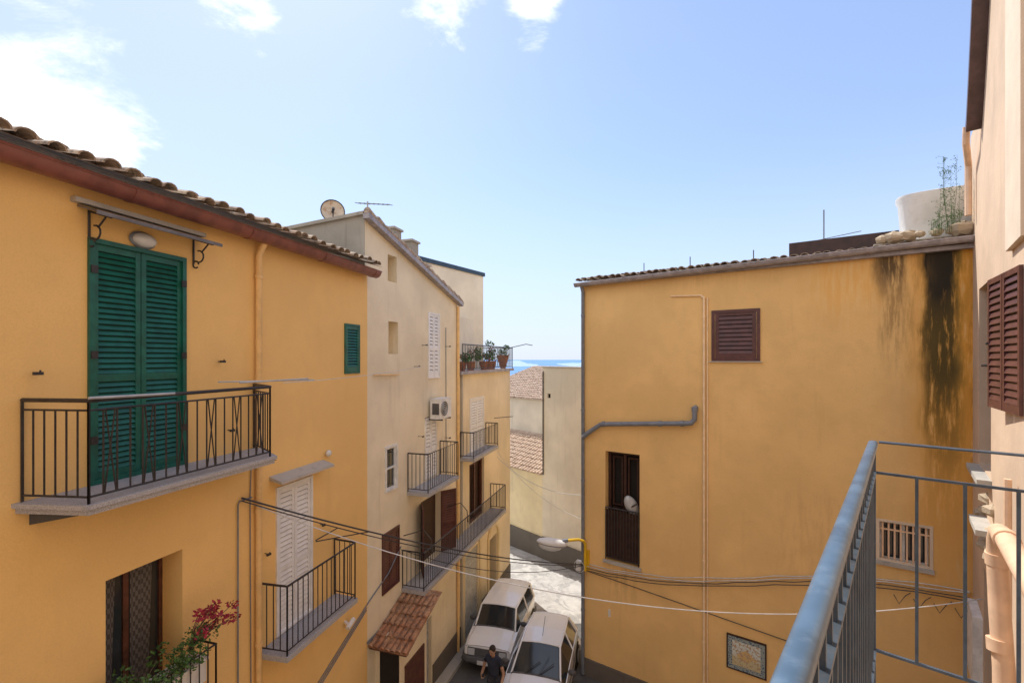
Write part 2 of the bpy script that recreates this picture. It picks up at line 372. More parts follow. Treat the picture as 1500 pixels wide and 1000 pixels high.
T.part('clothes_bracket',mIron).tube([FA(6.1,.75,-.30),FA(6.9,1.1,-.28)],.012,6); T.part('clothes_bracket',mZinc).tube([FA(6.15,.35,-.30),FA(7.0,1.12,-.30)],.010,6)
T.part('downpipe',mPipeY,True).tube([FA(7.1,.2,1.78),FA(7.1,.06,1.55),FA(7.1,.06,-9.0)],.045,10)
for z in (1.2,-.6,-2.3,-4.3,-6.3): T.part('downpipe_clips',mPipeY).tube([FA(7.1,.06,z),FA(7.1,.06,z+.05)],.056,10)
T.part('wall_conduit',mPipeG).tube([FA(7.0,.03,-2.05),FA(6.78,.03,-2.05),FA(6.76,.03,-2.1),FA(6.76,.03,-9)],.011,6)
T.part('wall_conduit',mPipeG).tube([FA(7.0,.02,-1.6),FA(6.98,.02,-2.05),FA(7.02,.02,-9)],.008,6)
window(T,FA,5.10,5.96,-4.5,-2.42,-.38,mBrW,2,'lower_window')
for i in range(2): T.part('window_curtain',mCheck).quad(FA(5.16+i*.42,-.345,-4.4),FA(5.36+i*.42,-.345,-4.4),FA(5.42+i*.42,-.345,-2.5),FA(5.16+i*.42,-.345,-2.5))
slab(T.part('flower_balcony_slab',mGran),FA,[(4.7,0),(4.7,.42),(6.1,.42),(6.1,0)],-4.52,-4.42)
railing(T.part('flower_balcony_railing',mIron),FA,[(4.72,.02),(4.72,.40),(6.08,.40),(6.08,.02)],-4.42,-3.6,.11,.008,.015)
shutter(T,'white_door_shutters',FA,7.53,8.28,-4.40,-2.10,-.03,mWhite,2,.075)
frame_rect(T.part('white_door_frame',mWhite),FA,7.49,8.32,-4.42,-2.05,-.02,.03,.04)
T.part('slab_canopy',mCem).hexa([FA(7.36,0,-1.90),FA(8.62,0,-1.90),FA(8.62,.24,-1.95),FA(7.36,.24,-1.95),FA(7.36,0,-1.84),FA(8.62,0,-1.84),FA(8.62,.24,-1.91),FA(7.36,.24,-1.91)])
slab(T.part('second_balcony_slab',mGran),FA,[(7.12,0),(7.16,.52),(8.92,.52),(8.96,0)],-4.52,-4.44)
railing(T.part('second_balcony_railing',mIron),FA,[(7.16,.02),(7.19,.49),(8.88,.49),(8.92,.02)],-4.44,-3.40,.115,.009,.018)
T.part('second_balcony_railing',mIron).tube([FA(8.3,.1,-3.2),FA(8.95,.75,-3.2)],.01,6); T.part('second_balcony_railing',mIron).tube([FA(8.3,.1,-3.18),FA(8.9,.1,-3.18)],.01,6)
clip(ir,FA,8.55,-3.0,.08);clip(ir,FA,7.28,-3.0,.08)
T.part('security_camera',mWFr).tube([FA(9.26,0,-5.15),FA(9.22,.12,-5.17)],.03,8); T.part('security_camera',mWFr).tube([FA(9.15,.14,-5.2),FA(9.35,.14,-5.12)],.045,8)
cb=T.part('wall_cables',mPipeG)
for k in range(3): cb.tube([FA(7.4,.02,-6.2-k*.06),FA(8.6,.02,-5.75-k*.06),FA(9.98,.02,-5.2-k*.05)],.010,5)
T.part('plinth',mPl).box(FA,-6,10.0,0,.04,-9.6,-8.2)
T.done()

F=Thing('flower_planter'); bx=F.part('planter_box',mTub)
bx.box(FA,5.35,5.98,.10,.36,-4.0,-3.72); F.part('box_rim',mTub).box(FA,5.33,6.0,.08,.38,-3.74,-3.71)
for i in range(26):
    a=FA(random.uniform(5.0,5.95),random.uniform(.15,.35),-3.75); b=a+V((random.uniform(-.25,.3),random.uniform(-.2,.2),random.uniform(.05,.32)))
    F.part('stems',mTwig).tube([a,(a+b)/2+V((0,0,.06)),b],.006,4)
    leaves(F.part('leaves',mLeaf),b,.10,.10,.08,26,.026)
for c in ((4.9,.3,-3.85),(5.0,.3,-3.8),(5.2,.35,-3.72),(5.45,.35,-3.65),(5.7,.4,-3.5),(5.1,.42,-3.95),(5.3,.42,-4.0)): leaves(F.part('leaves',mLeaf),FA(*c),.2,.2,.14,200,.026)
for i in range(16):
    a=FA(5.75,.35,-3.5); b=FA(5.9+random.uniform(-.30,.42),.38+random.uniform(-.1,.2),-3.2+random.uniform(-.16,.16))
    F.part('stems',mTwig).tube([a,(a+b)/2+V((0,0,.05)),b],.005,4)
    leaves(F.part('flowers',mLeafR),b,.09,.08,.055,24,.027); leaves(F.part('leaves',mLeaf),(a+b)/2,.1,.1,.08,16,.024)
F.done()

# ================================================================== BUILDING B
T=Thing('cream_townhouse')
zB=lambda s:2.99-(s-10.19)*(2.99-1.75)/(14.75-10.19)
opsB=[(10.91,11.29,1.78,2.39,.3),(10.94,11.35,.11,.86,.3),(12.85,13.49,-.52,1.23,.06),(10.83,11.26,-3.01,-2.04,.12),(12.66,13.37,-3.25,-1.57,.08),
 (12.45,13.6,-5.5,-3.75,.18),(10.70,11.35,-5.27,-3.98,.08),(12.40,13.04,-8.9,-7.0,.12)]
facade(T.part('walls',mB),FB,10.05,14.75,-9.8,zB,opsB)
mRec=stucco('recess_plaster',(.74,.58,.32),.2,(.4,.3,.18),.3)
for z in ((1.78,2.39),(.11,.86)): T.part('vent_recess',mRec).quad(FB(10.9,-.3,z[0]),FB(11.4,-.3,z[0]),FB(11.4,-.3,z[1]),FB(10.9,-.3,z[1]))
w2=T.part('gable_wall',mBg)
w2.quad(FB(10.045,0,-9),FB(10.045,-2.0,-9),FB(10.045,-2.0,2.86),FB(10.045,-1.3,3.02),FB(10.045,0,3.03))
w2.quad(FB(10.05,-2,-9),FB(14.75,-2.0,-9),FB(14.75,-2.0,1.75),FB(10.05,-2,2.85))
w2.quad(FB(14.75,0,-9),FB(14.75,-2.0,-9),FB(14.75,-2.0,1.75),FB(14.75,0,1.75))
w2.quad(FB(10.05,-2,-9),FB(10.05,-7,-9),FB(10.05,-7,1.2),FB(10.05,-2,1.6)); w2.quad(FB(10.05,-2,1.6),FB(10.05,-7,1.2),FB(14.7,-7,1.2),FB(14.7,-2,1.6))
rs=(1.75-2.99)/(14.75-10.19); dn=(FB(1,0,rs)-FB(0,0,0))
tile_field(T.part('roof_tiles',mTile),FB(10.15,.08,2.98),-FB.n,1.95,dn,4.8,pitch=.21)
T.part('verge_band',mGutR).hexa([FB(9.98,.005,2.93),FB(14.85,.005,1.62),FB(14.85,.16,1.62),FB(9.98,.16,2.93),FB(9.98,.005,3.04),FB(14.85,.005,1.72),FB(14.85,.16,1.72),FB(9.98,.16,3.04)])
vt=T.part('verge_tiles',mTile)
for i in range(14):
    s=10.0+i*.35; z=3.08+rs*(s-10.0); vt.tube([FB(s,.08+random.uniform(-.015,.015),z+.025),FB(s+.4,.08,z+rs*.4-.01)],.078,8,r2=.06)
T.part('gable_coping',mBg).hexa([FB(9.98,-2.05,2.86),FB(9.98,0,3.02),FB(10.2,0,3.02),FB(10.2,-2.05,2.86),FB(9.98,-2.05,2.93),FB(9.98,0,3.09),FB(10.2,0,3.09),FB(10.2,-2.05,2.93)])
for s,o,h in ((11.4,-.15,.46),(12.25,-.15,.60),(12.9,-.15,.30)):
    z=zB(s); T.part('chimney',mBg).box(FB,s,s+.34,o-.35,o,z-.1,z+h); T.part('chimney_cap',mCem).box(FB,s-.04,s+.38,o-.39,o+.04,z+h,z+h+.05)
shutter(T,'white_shutter_upper',FB,12.87,13.47,-.50,1.21,-.02,mWhite,2,.09); frame_rect(T.part('shutter_frame',mWhite),FB,12.83,13.51,-.54,1.25,-.02,.03,.04)
window(T,FB,10.83,11.26,-3.01,-2.04,-.06,mWFr,1,'small_window'); frame_rect(T.part('small_window_frame',mWFr),FB,10.79,11.30,-3.05,-2.0,-.01,.03,.05); T.part('small_window_frame',mWFr).box(FB,10.84,11.25,-.04,0,-2.54,-2.50)
shutter(T,'white_shutter_middle',FB,12.68,13.35,-3.23,-1.59,-.03,mWhite,2,.09)
dk=T.part('brown_door',mDkW); dk.quad(FB(12.45,-.17,-5.5),FB(13.6,-.17,-5.5),FB(13.6,-.17,-3.75),FB(12.45,-.17,-3.75))
for i in range(2):
    shutter(T,'brown_door_shutters',Fr((FB(12.45+1.15*i,0,0).x,FB(12.45+1.15*i,0,0).y),(FB.d*(-.75 if i==0 else .75)+FB.n*.5).normalized().to_2d(),(FB.n*.8+FB.d*(.5 if i==0 else -.5)).normalized().to_2d()),0,.5,-5.48,-3.77,0,mBrown,1,.07)
shutter(T,'brown_window_shutters',FB,10.72,11.33,-5.25,-4.0,-.02,mBrown,2,.065,False)
frame_rect(T.part('brown_window_frame',mBrown),FB,10.67,11.38,-5.30,-3.95,-.01,.03,.045)
T.part('grey_door',mZinc).quad(FB(12.4,-.1,-8.9),FB(13.04,-.1,-8.9),FB(13.04,-.1,-7),FB(12.4,-.1,-7))
for i in range(9): T.part('grey_door',mZinc).box(FB,12.42,13.02,-.1,-.085,-8.8+i*.2,-8.68+i*.2)
slab(T.part('balcony_slab',mGran),FB,[(11.75,0),(11.75,.6),(13.55,.6),(13.55,0)],-3.36,-3.27)
railing(T.part('balcony_railing',mIron),FB,[(11.77,.02),(11.77,.57),(13.53,.57),(13.53,.02)],-3.27,-2.33,.115,.009,.018)
slab(T.part('long_balcony_slab',mGran),FB,[(11.5,0),(11.5,.62),(17.7,.62),(17.7,0)],-5.62,-5.52)
railing(T.part('long_balcony_railing',mIron),FB,[(11.52,.02),(11.52,.59),(17.68,.59),(17.68,.02)],-5.52,-4.62,.115,.009,.018)
for s in (11.8,13.5,15.2,16.9): T.part('balcony_corbels',mGran).hexa([FB(s,0,-5.9),FB(s+.12,0,-5.9),FB(s+.12,.1,-5.85),FB(s,.1,-5.85),FB(s,0,-5.622),FB(s+.12,0,-5.622),FB(s+.12,.5,-5.622),FB(s,.5,-5.622)])
ii=T.part('clothes_hooks',mIron)
for s,z in ((12.5,.35),(13.9,.35),(12.3,-2.0),(13.9,-2.3),(12.1,-.2)): clip(ii,FB,s,z,.15)
for s in (11.6,13.75): ii.tube([FB(s,0,-4.3),FB(s,.55,-4.1),FB(s,.75,-4.3),FB(s,.78,-4.62)],.012,5)
fp=T.part('porch_walls',mC)
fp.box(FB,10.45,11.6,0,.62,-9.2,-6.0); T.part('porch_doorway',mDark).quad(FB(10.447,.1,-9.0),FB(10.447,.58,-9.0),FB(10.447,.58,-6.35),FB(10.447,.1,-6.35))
T.part('porch_door_leaf',mBrW).box(FB,10.6,11.45,.62,.65,-9,-6.7)
pd=(FB(-1,0,-.33)-FB(0,0,0)); tile_field(T.part('porch_tiles',mTile2),FB(11.78,-.0,-5.60),FB.n,.95,pd,1.72,pitch=.135,expo=.30,r=.06,jit=.008)
T.part('porch_beam',mBrW).box(FB,10.2,10.3,0,.9,-6.2,-6.12)
wc=T.part('wall_cables',mPipeG)
wc.tube([FB(10.1,.02,-5.2),FB(10.9,.02,-4.9),FB(11.45,.02,-4.5)],.015,5)
for k in range(2): wc.tube([FB(s,.02,-5.95-.05*k+.05*math.sin(s*1.7+k)) for s in [10.1+x*.6 for x in range(16)]],.010,5)
wc.tube([FB(13.9,.02,.9),FB(13.92,.02,-3.4)],.010,5)
T.part('wall_pipe',mPipeY).tube([FB(10.3,.05,-.35),FB(11.3,.05,-.38)],.02,6)
T.part('wall_pipe',mPipeY).tube([FB(14.7,.05,1.6),FB(14.7,.05,-9)],.045,8)
T.done()
AC=Thing('air_conditioner')
AC.part('casing',mWFr).box(FB,12.82,13.50,.08,.38,-1.62,-1.08)
AC.part('fan_grille',mBump).tube([FB(13.05,.381,-1.35),FB(13.05,.392,-1.35)],.20,20); 
for r in (.05,.1,.15,.2): AC.part('grille_rings',mWFr).tube([FB(13.05+r*math.cos(a*math.pi/10),.398,-1.35+r*math.sin(a*math.pi/10)) for a in range(21)],.005,4)
AC.part('side_vents',mBump).box(FB,12.812,12.819,.14,.34,-1.5,-1.2)
for s in (12.9,13.4): AC.part('brackets',mIron).box(FB,s,s+.03,0,.40,-1.66,-1.625)
AC.done()
def dish(name,f,s,o,z,rad,face,mat):
    D=Thing(name); c=f(s,o,z); ax=V(face).normalized(); x=ax.cross(V((0,0,1))).normalized(); y=x.cross(ax)
    vs=[c-ax*rad*.25];fs=[];N=24
    for j in range(1,6):
        r=rad*j/5
        for i in range(N): a=2*math.pi*i/N; vs.append(c+x*math.cos(a)*r+y*math.sin(a)*r+ax*(r*r/rad*.25-rad*.25))
    for i in range(N): fs.append((0,1+i,1+(i+1)%N))
    for j in range(4):
        for i in range(N): fs.append((1+j*N+i,1+j*N+(i+1)%N,1+(j+1)*N+(i+1)%N,1+(j+1)*N+i))
    D.part('reflector',mat,True).add(vs,fs)
    D.part('rim',mIron).tube([c+x*math.cos(2*math.pi*i/24)*rad+y*math.sin(2*math.pi*i/24)*rad for i in range(25)],.012,5)
    D.part('feed_arm',mIron).tube([c-y*rad,c+ax*rad*.9-y*rad*.15],.012,5); D.part('feed_arm',mIron).tube([c+ax*rad*.9-y*rad*.2,c+ax*rad*.75],.03,8)
    D.part('mast',mIron).tube([c-ax*rad*.3,c-ax*rad*.35-V((0,0,rad*1.3))],.02,6); D.part('mast',mIron).tube([c-ax*rad*.3,c-ax*.02],.03,6)
    D.done()
dish('satellite_dish',FB,10.35,-1.05,3.30,.25,(.45,-1,.05),paint('rusty_dish_paint',(.66,.56,.44),.5,0,.1,wear=.8,wcol=(.42,.24,.12),scale=3))
def antenna(name,p,h,L,dirv,n=7,el=.2):
    A=Thing(name); m=A.part('mast',mZinc); p=V(p); m.tube([p,p+V((0,0,h))],.018,6); d=V(dirv).normalized(); c=d.cross(V((0,0,1)))
    b=A.part('boom',mPipeG); q=p+V((0,0,h-.05)); b.tube([q-d*L*.3,q+d*L*.7],.014,5)
    for i in range(n):
        r=q-d*L*.3+d*L*i/(n-1); A.part('elements',mPipeG).tube([r-c*el+V((0,0,el*.25)),r+c*el-V((0,0,el*.25))],.009,4)
    A.done()
antenna('tv_antenna',FB(11.0,-.6,2.7),.98,.78,(.95,-.1,-.08),8,.16)
antenna('tv_antenna',FB(12.5,-.9,2.3),.80,.7,(.9,.2,0),7,.14)

# ================================================================== BUILDING C
T=Thing('terraced_townhouse')
opsC=[(15.75,16.95,-3.05,-1.37,.07),(15.70,17.05,-5.52,-3.5,.2),(15.28,16.45,-9.1,-6.36,.15),(17.5,18.4,-9.1,-6.7,.3)]
facade(T.part('walls',mC),FB,14.752,20.08,-9.9,-.50,opsC); backs(T.part('walls',mC),FB,14.76,20.08,-9.9,-.5,-.5,6)
T.part('terrace_slab',mGutR).box(FB,14.76,20.2,-3,.14,-.50,-.40)
shutter(T,'white_shutters',FB,15.77,16.93,-3.05,-1.39,-.02,mWhite,2,.09); frame_rect(T.part('shutter_frame',mWhite),FB,15.71,16.99,-3.1,-1.33,-.01,.03,.05)
T.part('brown_door',mDkW).quad(FB(15.7,-.18,-5.5),FB(17.05,-.18,-5.5),FB(17.05,-.18,-3.5),FB(15.7,-.18,-3.5)); frame_rect(T.part('brown_door_frame',mBrW),FB,15.7,17.05,-5.52,-3.5,-.15,-.08,.09)
T.part('brown_door_frame',mBrW).box(FB,16.33,16.42,-.15,-.09,-5.4,-3.6)
gd=T.part('roller_garage_door',mZinc)
for i in range(22): gd.tube([FB(15.28,-.1,-9.05+i*.122),FB(16.45,-.1,-9.05+i*.122)],.064,6)
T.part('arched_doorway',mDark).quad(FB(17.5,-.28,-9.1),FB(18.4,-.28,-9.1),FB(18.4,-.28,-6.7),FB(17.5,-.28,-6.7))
for a0,a1,zz in ((15.15,16.58,-6.36),(17.4,18.5,-6.7)):
    c=(a0+a1)/2; r=(a1-a0)/2; T.part('stone_arches',mDl).tube([FB(a0,.02,-9.2),FB(a0,.02,zz)]+[FB(c-r*math.cos(t*math.pi/12),.02,zz+.45*math.sin(t*math.pi/12)) for t in range(13)]+[FB(a1,.02,zz),FB(a1,.02,-9.2)],.07,6)
slab(T.part('balcony_slab',mGran),FB,[(14.9,0),(14.9,.5),(17.2,.5),(17.2,0)],-3.2,-3.1)
railing(T.part('balcony_railing',mIron),FB,[(14.92,.02),(14.92,.47),(17.18,.47),(17.18,.02)],-3.1,-2.3,.12,.009,.018)
railing(T.part('terrace_railing',mIron),FB,[(14.9,.1),(20.1,.1),(20.1,-2.5)],-.40,.45,.13,.010,.018)
T.part('clothes_bracket',mIron).tube([FB(19.8,.1,.45),FB(20.1,.7,.6),FB(20.2,.95,.55)],.015,5); T.part('clothes_bracket',mIron).tube([FB(17,.4,-2.1),FB(17.6,.9,-2.1)],.012,5)
q=[V((-3.35,15.9,0)),V((-1.21,19.15,0)),V((-4.2,21.2,0)),V((-6.3,17.9,0))]
u=T.part('upper_storey',mCup)
def prism(mb,q,z0,z1):
    n=len(q); mb.add([p+V((0,0,z0)) for p in q]+[p+V((0,0,z1)) for p in q],[tuple(range(n)),tuple(range(n,2*n))]+[(i,(i+1)%n,n+(i+1)%n,n+i) for i in range(n)])
prism(u,q,-.39,3.45); prism(T.part('upper_coping',mBlue),[p+(p-V((-3.8,18.5,0))).normalized()*.08 for p in q],3.45,3.6)
prism(T.part('terrace_room',mCup),[V((-2.3,15.6,0)),V((-1.55,18.2,0)),V((-2.1,18.45,0)),V((-3.0,15.9,0))],-.392,1.55)
T.part('wall_pipe',mCem).tube([FB(15.0,.04,-.5),FB(15.0,.04,-9)],.04,6)
T.part('plinth',mPl).box(FB,10.06,12.3,0,.03,-9.6,-8.3); T.part('plinth',mPl).box(FB,13.1,15.2,0,.03,-9.6,-8.4); T.part('plinth',mPl).box(FB,16.6,17.4,0,.03,-9.9,-8.5); T.part('plinth',mPl).box(FB,18.55,20.08,0,.03,-9.9,-8.6)
T.done()
for i,(s,o,hh) in enumerate(((15.4,-.15,.5),(16.3,-.2,.9),(17.4,-.15,.55),(18.1,-.2,1.1),(18.7,-.3,.6),(19.6,-.15,.85))):
    P=Thing('potted_plant')
    c=FB(s,o,-.4); P.part('pot',mPotc,True).tube([c,c+V((0,0,.30 if i!=5 else .55))],.11,12,r2=.17 if i!=5 else .26)
    P.part('stems',mTwig).tube([c+V((0,0,.25)),c+V((.05,.0,hh*.8))],.015,5)
    for k in range(6):
        cc=c+V((random.uniform(-.26,.26),random.uniform(-.2,.2),random.uniform(.35,hh))); leaves(P.part('leaves',mLeaf),cc,.15,.15,.12,34,.045)
    leaves(P.part('flowers',mLeafR),c+V((.1,-.1,hh*.7)),.2,.2,.2,22,.04)
    P.done()

# ================================================================== BUILDING D (end of street)
T=Thing('beige_house')
facade(T.part('walls',mD),FD,2.44,9,-10.2,-.42,[(2.75,2.95,-1.85,-1.65,.1)]); backs(T.part('walls',mD),FD,2.44,9,-10.2,-.42,-.42,5)
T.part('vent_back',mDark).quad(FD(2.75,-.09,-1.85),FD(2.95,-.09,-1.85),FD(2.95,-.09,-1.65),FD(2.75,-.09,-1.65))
T.part('parapet_coping',mCem).box(FD,2.40,9.05,-.3,.04,-.418,-.37)
T.part('downpipe',mIron).tube([FD(2.5,.04,-5.5),FD(2.5,.04,-.6)],.03,6)
T.part('plinth',mPl).box(FD,2.44,9,0,.10,-10.3,-8.45)
T.done()
T=Thing('tiled_roof_house')
facade(T.part('walls',mDl),FD,-7,2.438,-10.2,-5.55,[(-1.3,-.4,-9.9,-8.0,.2)]); T.part('door',mDkW).quad(FD(-1.3,-.18,-10),FD(-.4,-.18,-10),FD(-.4,-.18,-8),FD(-1.3,-.18,-8))
T.part('plinth',mPl).box(FD,-7,-1.31,0,.08,-10.3,-8.5); T.part('plinth',mPl).box(FD,-.39,2.438,0,.08,-10.3,-8.5)
tile_field(T.part('lower_roof_tiles',mTile3),FD(-7,-2.9,-4.25),FD.d,9.43,(FD(0,1,-.43)-FD(0,0,0)),3.25,pitch=.2)
facade(T.part('upper_walls',mD),Fr((FD(0,-2.9,0).x,FD(0,-2.9,0).y),FD.d.to_2d(),FD.n.to_2d()),-7,2.438,-6,-2.3,[(.9,1.5,-3.9,-3.0,.25)])
T.part('upper_window',mDark).quad(FD(.9,-3.12,-3.9),FD(1.5,-3.12,-3.9),FD(1.5,-3.12,-3.0),FD(.9,-3.12,-3.0))
tile_field(T.part('upper_roof_tiles',mTile3),FD(-7,-9.0,-.55),FD.d,10.5,(FD(0,1,-.285)-FD(0,0,0)),6.5,pitch=.22)
T.done()

# ================================================================== BUILDING R
T=Thing('ochre_corner_house')
opsR=[(3.51,4.48,-.03,1.14,.08),(.71,1.68,-5.58,-2.57,.35),(6.68,7.45,-4.12,-3.33,.22)]
facade(T.part('walls',mR),FR,0,8.32,-9.7,lambda s:2.10+.01*s,opsR); backs(T.part('walls',mR),FR,0,8.6,-9.7,2.10,2.16,7,top=False)
T.part('plinth',mPl).box(FR,-.02,8.2,0,.05,-9.7,-8.55)
sl=.16
tile_field(T.part('roof_tiles',mTile),FR(-.1,-5.0,2.20+sl*5.15),FR.d,8.1,(FR(0,1,-sl)-FR(0,0,0)),5.3,pitch=.2,jit=.02)
gutter(T,'gutter',FR,-.12,8.3,.22,2.12,2.26,.095,mGutR,1.05)
T.part('eave_board',mGutR).box(FR,-.1,8.25,.0,.13,2.07,2.15)
T.part('corner_downpipe',mPipeG,True).tube([FR(.06,.2,2.1),FR(.05,.06,1.9),FR(.05,.06,-9)],.05,10)
for z in (1.2,-1.5,-3.5,-5.2,-7.2): T.part('corner_downpipe_clips',mPipeG).tube([FR(.05,.06,z),FR(.05,.06,z+.05)],.06,10)
pp=T.part('ochre_pipes',paint('light_ochre_pipe_paint',(.88,.66,.42),.5,0,.08),True)
pp.tube([FR(2.5,.03,1.60),FR(3.25,.03,1.56)],.02,6); pp.tube([FR(3.22,.03,1.57),FR(3.30,.04,1.5),FR(3.30,.04,-9)],.028,8); pp.tube([FR(3.38,.03,1.5),FR(3.38,.03,-9)],.016,6)
for z in range(-8,2): pp.tube([FR(3.30,.04,z),FR(3.30,.04,z+.04)],.036,8)
dp=T.part('drain_pipe',mPipeG,True)
dp.tube([FR(3.10,.0,-1.22),FR(3.10,.10,-1.22),FR(3.10,.12,-1.28),FR(3.10,.12,-1.50),FR(3.02,.12,-1.60),FR(2.9,.12,-1.62),FR(.85,.12,-1.80),FR(.62,.12,-1.83),FR(.2,.10,-2.12),FR(.06,.08,-2.25)],.062,12)
for s in (2.85,2.3,.75): dp.tube([FR(s,.12,-1.62-.087*(2.9-s)),FR(s-.09,.12,-1.63-.087*(2.9-s))],.075,12)
dp.tube([FR(3.10,.12,-1.3),FR(3.10,.12,-1.2)],.075,12)
shutter(T,'brown_window_shutters',FR,3.55,4.44,.01,1.10,-.02,mBrown,1,.095,False,.08); frame_rect(T.part('brown_window_frame',mBrown),FR,3.47,4.52,-.06,1.17,-.01,.035,.07)
T.part('window_sill',mCem).box(FR,3.42,4.56,0,.05,-.085,-.062)
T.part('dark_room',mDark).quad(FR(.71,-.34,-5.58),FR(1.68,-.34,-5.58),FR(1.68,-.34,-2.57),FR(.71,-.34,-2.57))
dw=T.part('door_panels',mDkW); frame_rect(dw,FR,.72,1.67,-5.57,-2.58,-.28,-.2,.08); dw.box(FR,1.16,1.24,-.27,-.21,-5.5,-2.66)
for a,b in ((.83,1.13),(1.27,1.57)):
    frame_rect(dw,FR,a,b,-4.1,-2.72,-.30,-.24,.05); dw.box(FR,a,b,-.31,-.27,-5.4,-4.15)
T.part('door_railing',mDkW).box(FR,.73,1.66,-.04,-.02,-5.5,-4.2)
railing(T.part('door_railing_bars',mIron),FR,[(.73,.03),(1.66,.03)],-5.56,-4.12,.085,.010,.02)
T.part('sill',mCem).box(FR,.66,1.73,-.02,.07,-5.66,-5.585)
window(T,FR,6.68,7.45,-4.12,-3.33,-.18,mWFr,2,'small_window')
gr=T.part('window_grille',mPipeP)
for i in range(8): gr.box(FR,6.72+i*.095,6.75+i*.095,-.05,-.03,-4.1,-3.35)
gr.box(FR,6.68,7.45,-.052,-.028,-3.5,-3.47)
T.part('window_sill',mCem).box(FR,6.62,7.51,.0,.07,-4.20,-4.125); frame_rect(T.part('small_window_surround',mE2),FR,6.63,7.5,-4.125,-3.28,0,.015,.05)
T.part('vent',mWFr).box(FR,.80,.86,0,.02,-7.15,-6.95)
for k in range(4):
    pts=[FR(s,.05+.01*k,-5.85+.175*s-.06*k+random.uniform(-.02,.02)+(-.18*math.sin(s*.72))) for s in [x*.4 for x in range(0,21)]]
    T.part('cables' if k<2 else 'dark_cables',mWireW if k<2 else mWire).tube(pts,.010,5)
T.part('dark_cables',mWire).tube([FR(.1,.03,-6.05),FR(1.2,.03,-6.1),FR(5.1,.03,-6.35),FR(5.6,.03,-6.4)],.010,5)
for k in range(5):
    s0=6.9+k*.3; T.part('cable_loops',mWire).tube([FR(s0,.06,-4.75),FR(s0+.08,.09,-4.9),FR(s0+.18,.07,-4.72),FR(s0+.26,.05,-4.65)],.008,5)
T.part('parapet',mDkW).box(FR,5.0,7.2,-2.2,-1.9,2.2,3.0)
T.part('roof_terrace',mCem).box(FR,6.6,8.6,-4,-.1,2.12,2.38)
for s,h in ((1.7,.30),(2.9,.34),(4.35,.3)): T.part('roof_rods',mIron).tube([FR(s,-.3,2.2),FR(s,-.3,2.45+h*.5)],.012,5)
T.done()
def tilepic():
    t=NT('painted_majolica'); p=t.tc
    s_=t.math('SUBTRACT',t.dot(p,tuple(FR.d)),FR.o.dot(FR.d)); z=t.dot(p,(0,0,1))
    a=t.math('SUBTRACT',s_,4.23); b=t.math('SUBTRACT',z,-7.02)
    n=t.noise(p,9,4)
    sky=t.mix(t.ss(b,-.1,.05),(.55,.48,.28),(.62,.66,.62))
    d=t.math('ADD',t.math('ABSOLUTE',a),t.math('MULTIPLY',t.math('ABSOLUTE',b),1.4)); d=t.math('ADD',d,t.math('MULTIPLY',n,.25))
    c=t.mix(t.ss(d,.36,.32),sky,(.66,.44,.18)); c=t.mix(t.ss(t.noise(p,24,3),.5,.6),c,mul((.5,.35,.2),.9))
    t.L(c,t.b.inputs['Base Color']); t.b.inputs['Roughness'].default_value=.2; return t.m
def bordm():
    t=NT('majolica_border'); k=t.t.nodes.new('ShaderNodeTexVoronoi'); k.inputs['Scale'].default_value=26; t.L(t.tc,k.inputs['Vector'])
    c=t.mix(t.ss(k.outputs[0],.25,.45),(.03,.09,.2),(.30,.34,.32)); t.L(c,t.b.inputs['Base Color']); t.b.inputs['Roughness'].default_value=.2; return t.m
Q=Thing('decorative_tile_panel'); Q.part('picture_tiles',tilepic()).box(FR,3.93,4.53,.0,.03,-7.28,-6.70)
frame_rect(Q.part('border_tiles',bordm()),FR,3.84,4.62,-7.37,-6.61,0,.035,.09); frame_rect(Q.part('rim',mDkW),FR,3.81,4.65,-7.40,-6.58,0,.04,.03)
for k in (1,2,3): Q.part('grout',mCem).box(FR,3.93+.15*k-.002,3.93+.15*k+.002,.03,.0315,-7.28,-6.70); Q.part('grout',mCem).box(FR,3.93,4.53,.03,.0312,-7.28+.145*k-.002,-7.28+.145*k+.002)
Q.done()
Q=Thing('gas_cylinder'); Q.part('body',mZinc,True).ell(FR(1.42,-.10,-4.0),.17,.11,.30,14,10,Matrix.Rotation(-.5,3,'Y')); Q.part('strap',mIron).tube([FR(1.25,-.02,-4.15),FR(1.6,.0,-3.9)],.02,6); Q.done()
S=Thing('street_lamp')
base=FR(.16,.14,-5.55)
S.part('arm',mYel,True).tube([base+V((0,0,-.45)),base,base+V((0,0,.30)),base+V((-.05,-.03,.40)),base+V((-.2,-.05,.45)),base+V((-.6,-.08,.43))],.040,8)
S.part('wall_plate',mYel).box(FR,.08,.24,.0,.06,-6.05,-5.45)
Mh=Matrix.Rotation(math.radians(8),3,'Y')
h=base+V((-.95,-.12,.36)); S.part('housing',mTub,True).ell(h+V((0,0,.03)),.44,.18,.12,18,10,Mh); S.part('glass',mLamb,True).ell(h+V((-.05,0,-.05)),.34,.15,.14,16,10,Mh)
S.part('rim',mPipeG,True).ell(h+V((-.0,0,-.005)),.43,.175,.05,18,8,Mh)
S.part('socket',mPipeG).tube([base+V((-.66,-.1,.425)),base+V((-.50,-.08,.44))],.055,8); S.done()
Q=Thing('white_water_tub')
c0=FR(7.66,-.75,2.385); prof=[(.52,0),(.58,.05),(.64,.88),(.68,.96),(.68,1.01),(.64,1.02),(.60,.95),(.56,.6)]
vs=[];fs=[];N=24
for r,z in prof:
    for i in range(N):
        a=2*math.pi*i/N; ca,sa=math.cos(a),math.sin(a); e=.62
        x=math.copysign(abs(ca)**e,ca)*r*.95; y=math.copysign(abs(sa)**e,sa)*r*.6
        p=c0+FR.d*x+FR.n*y+V((0,0,z)); vs.append(p)
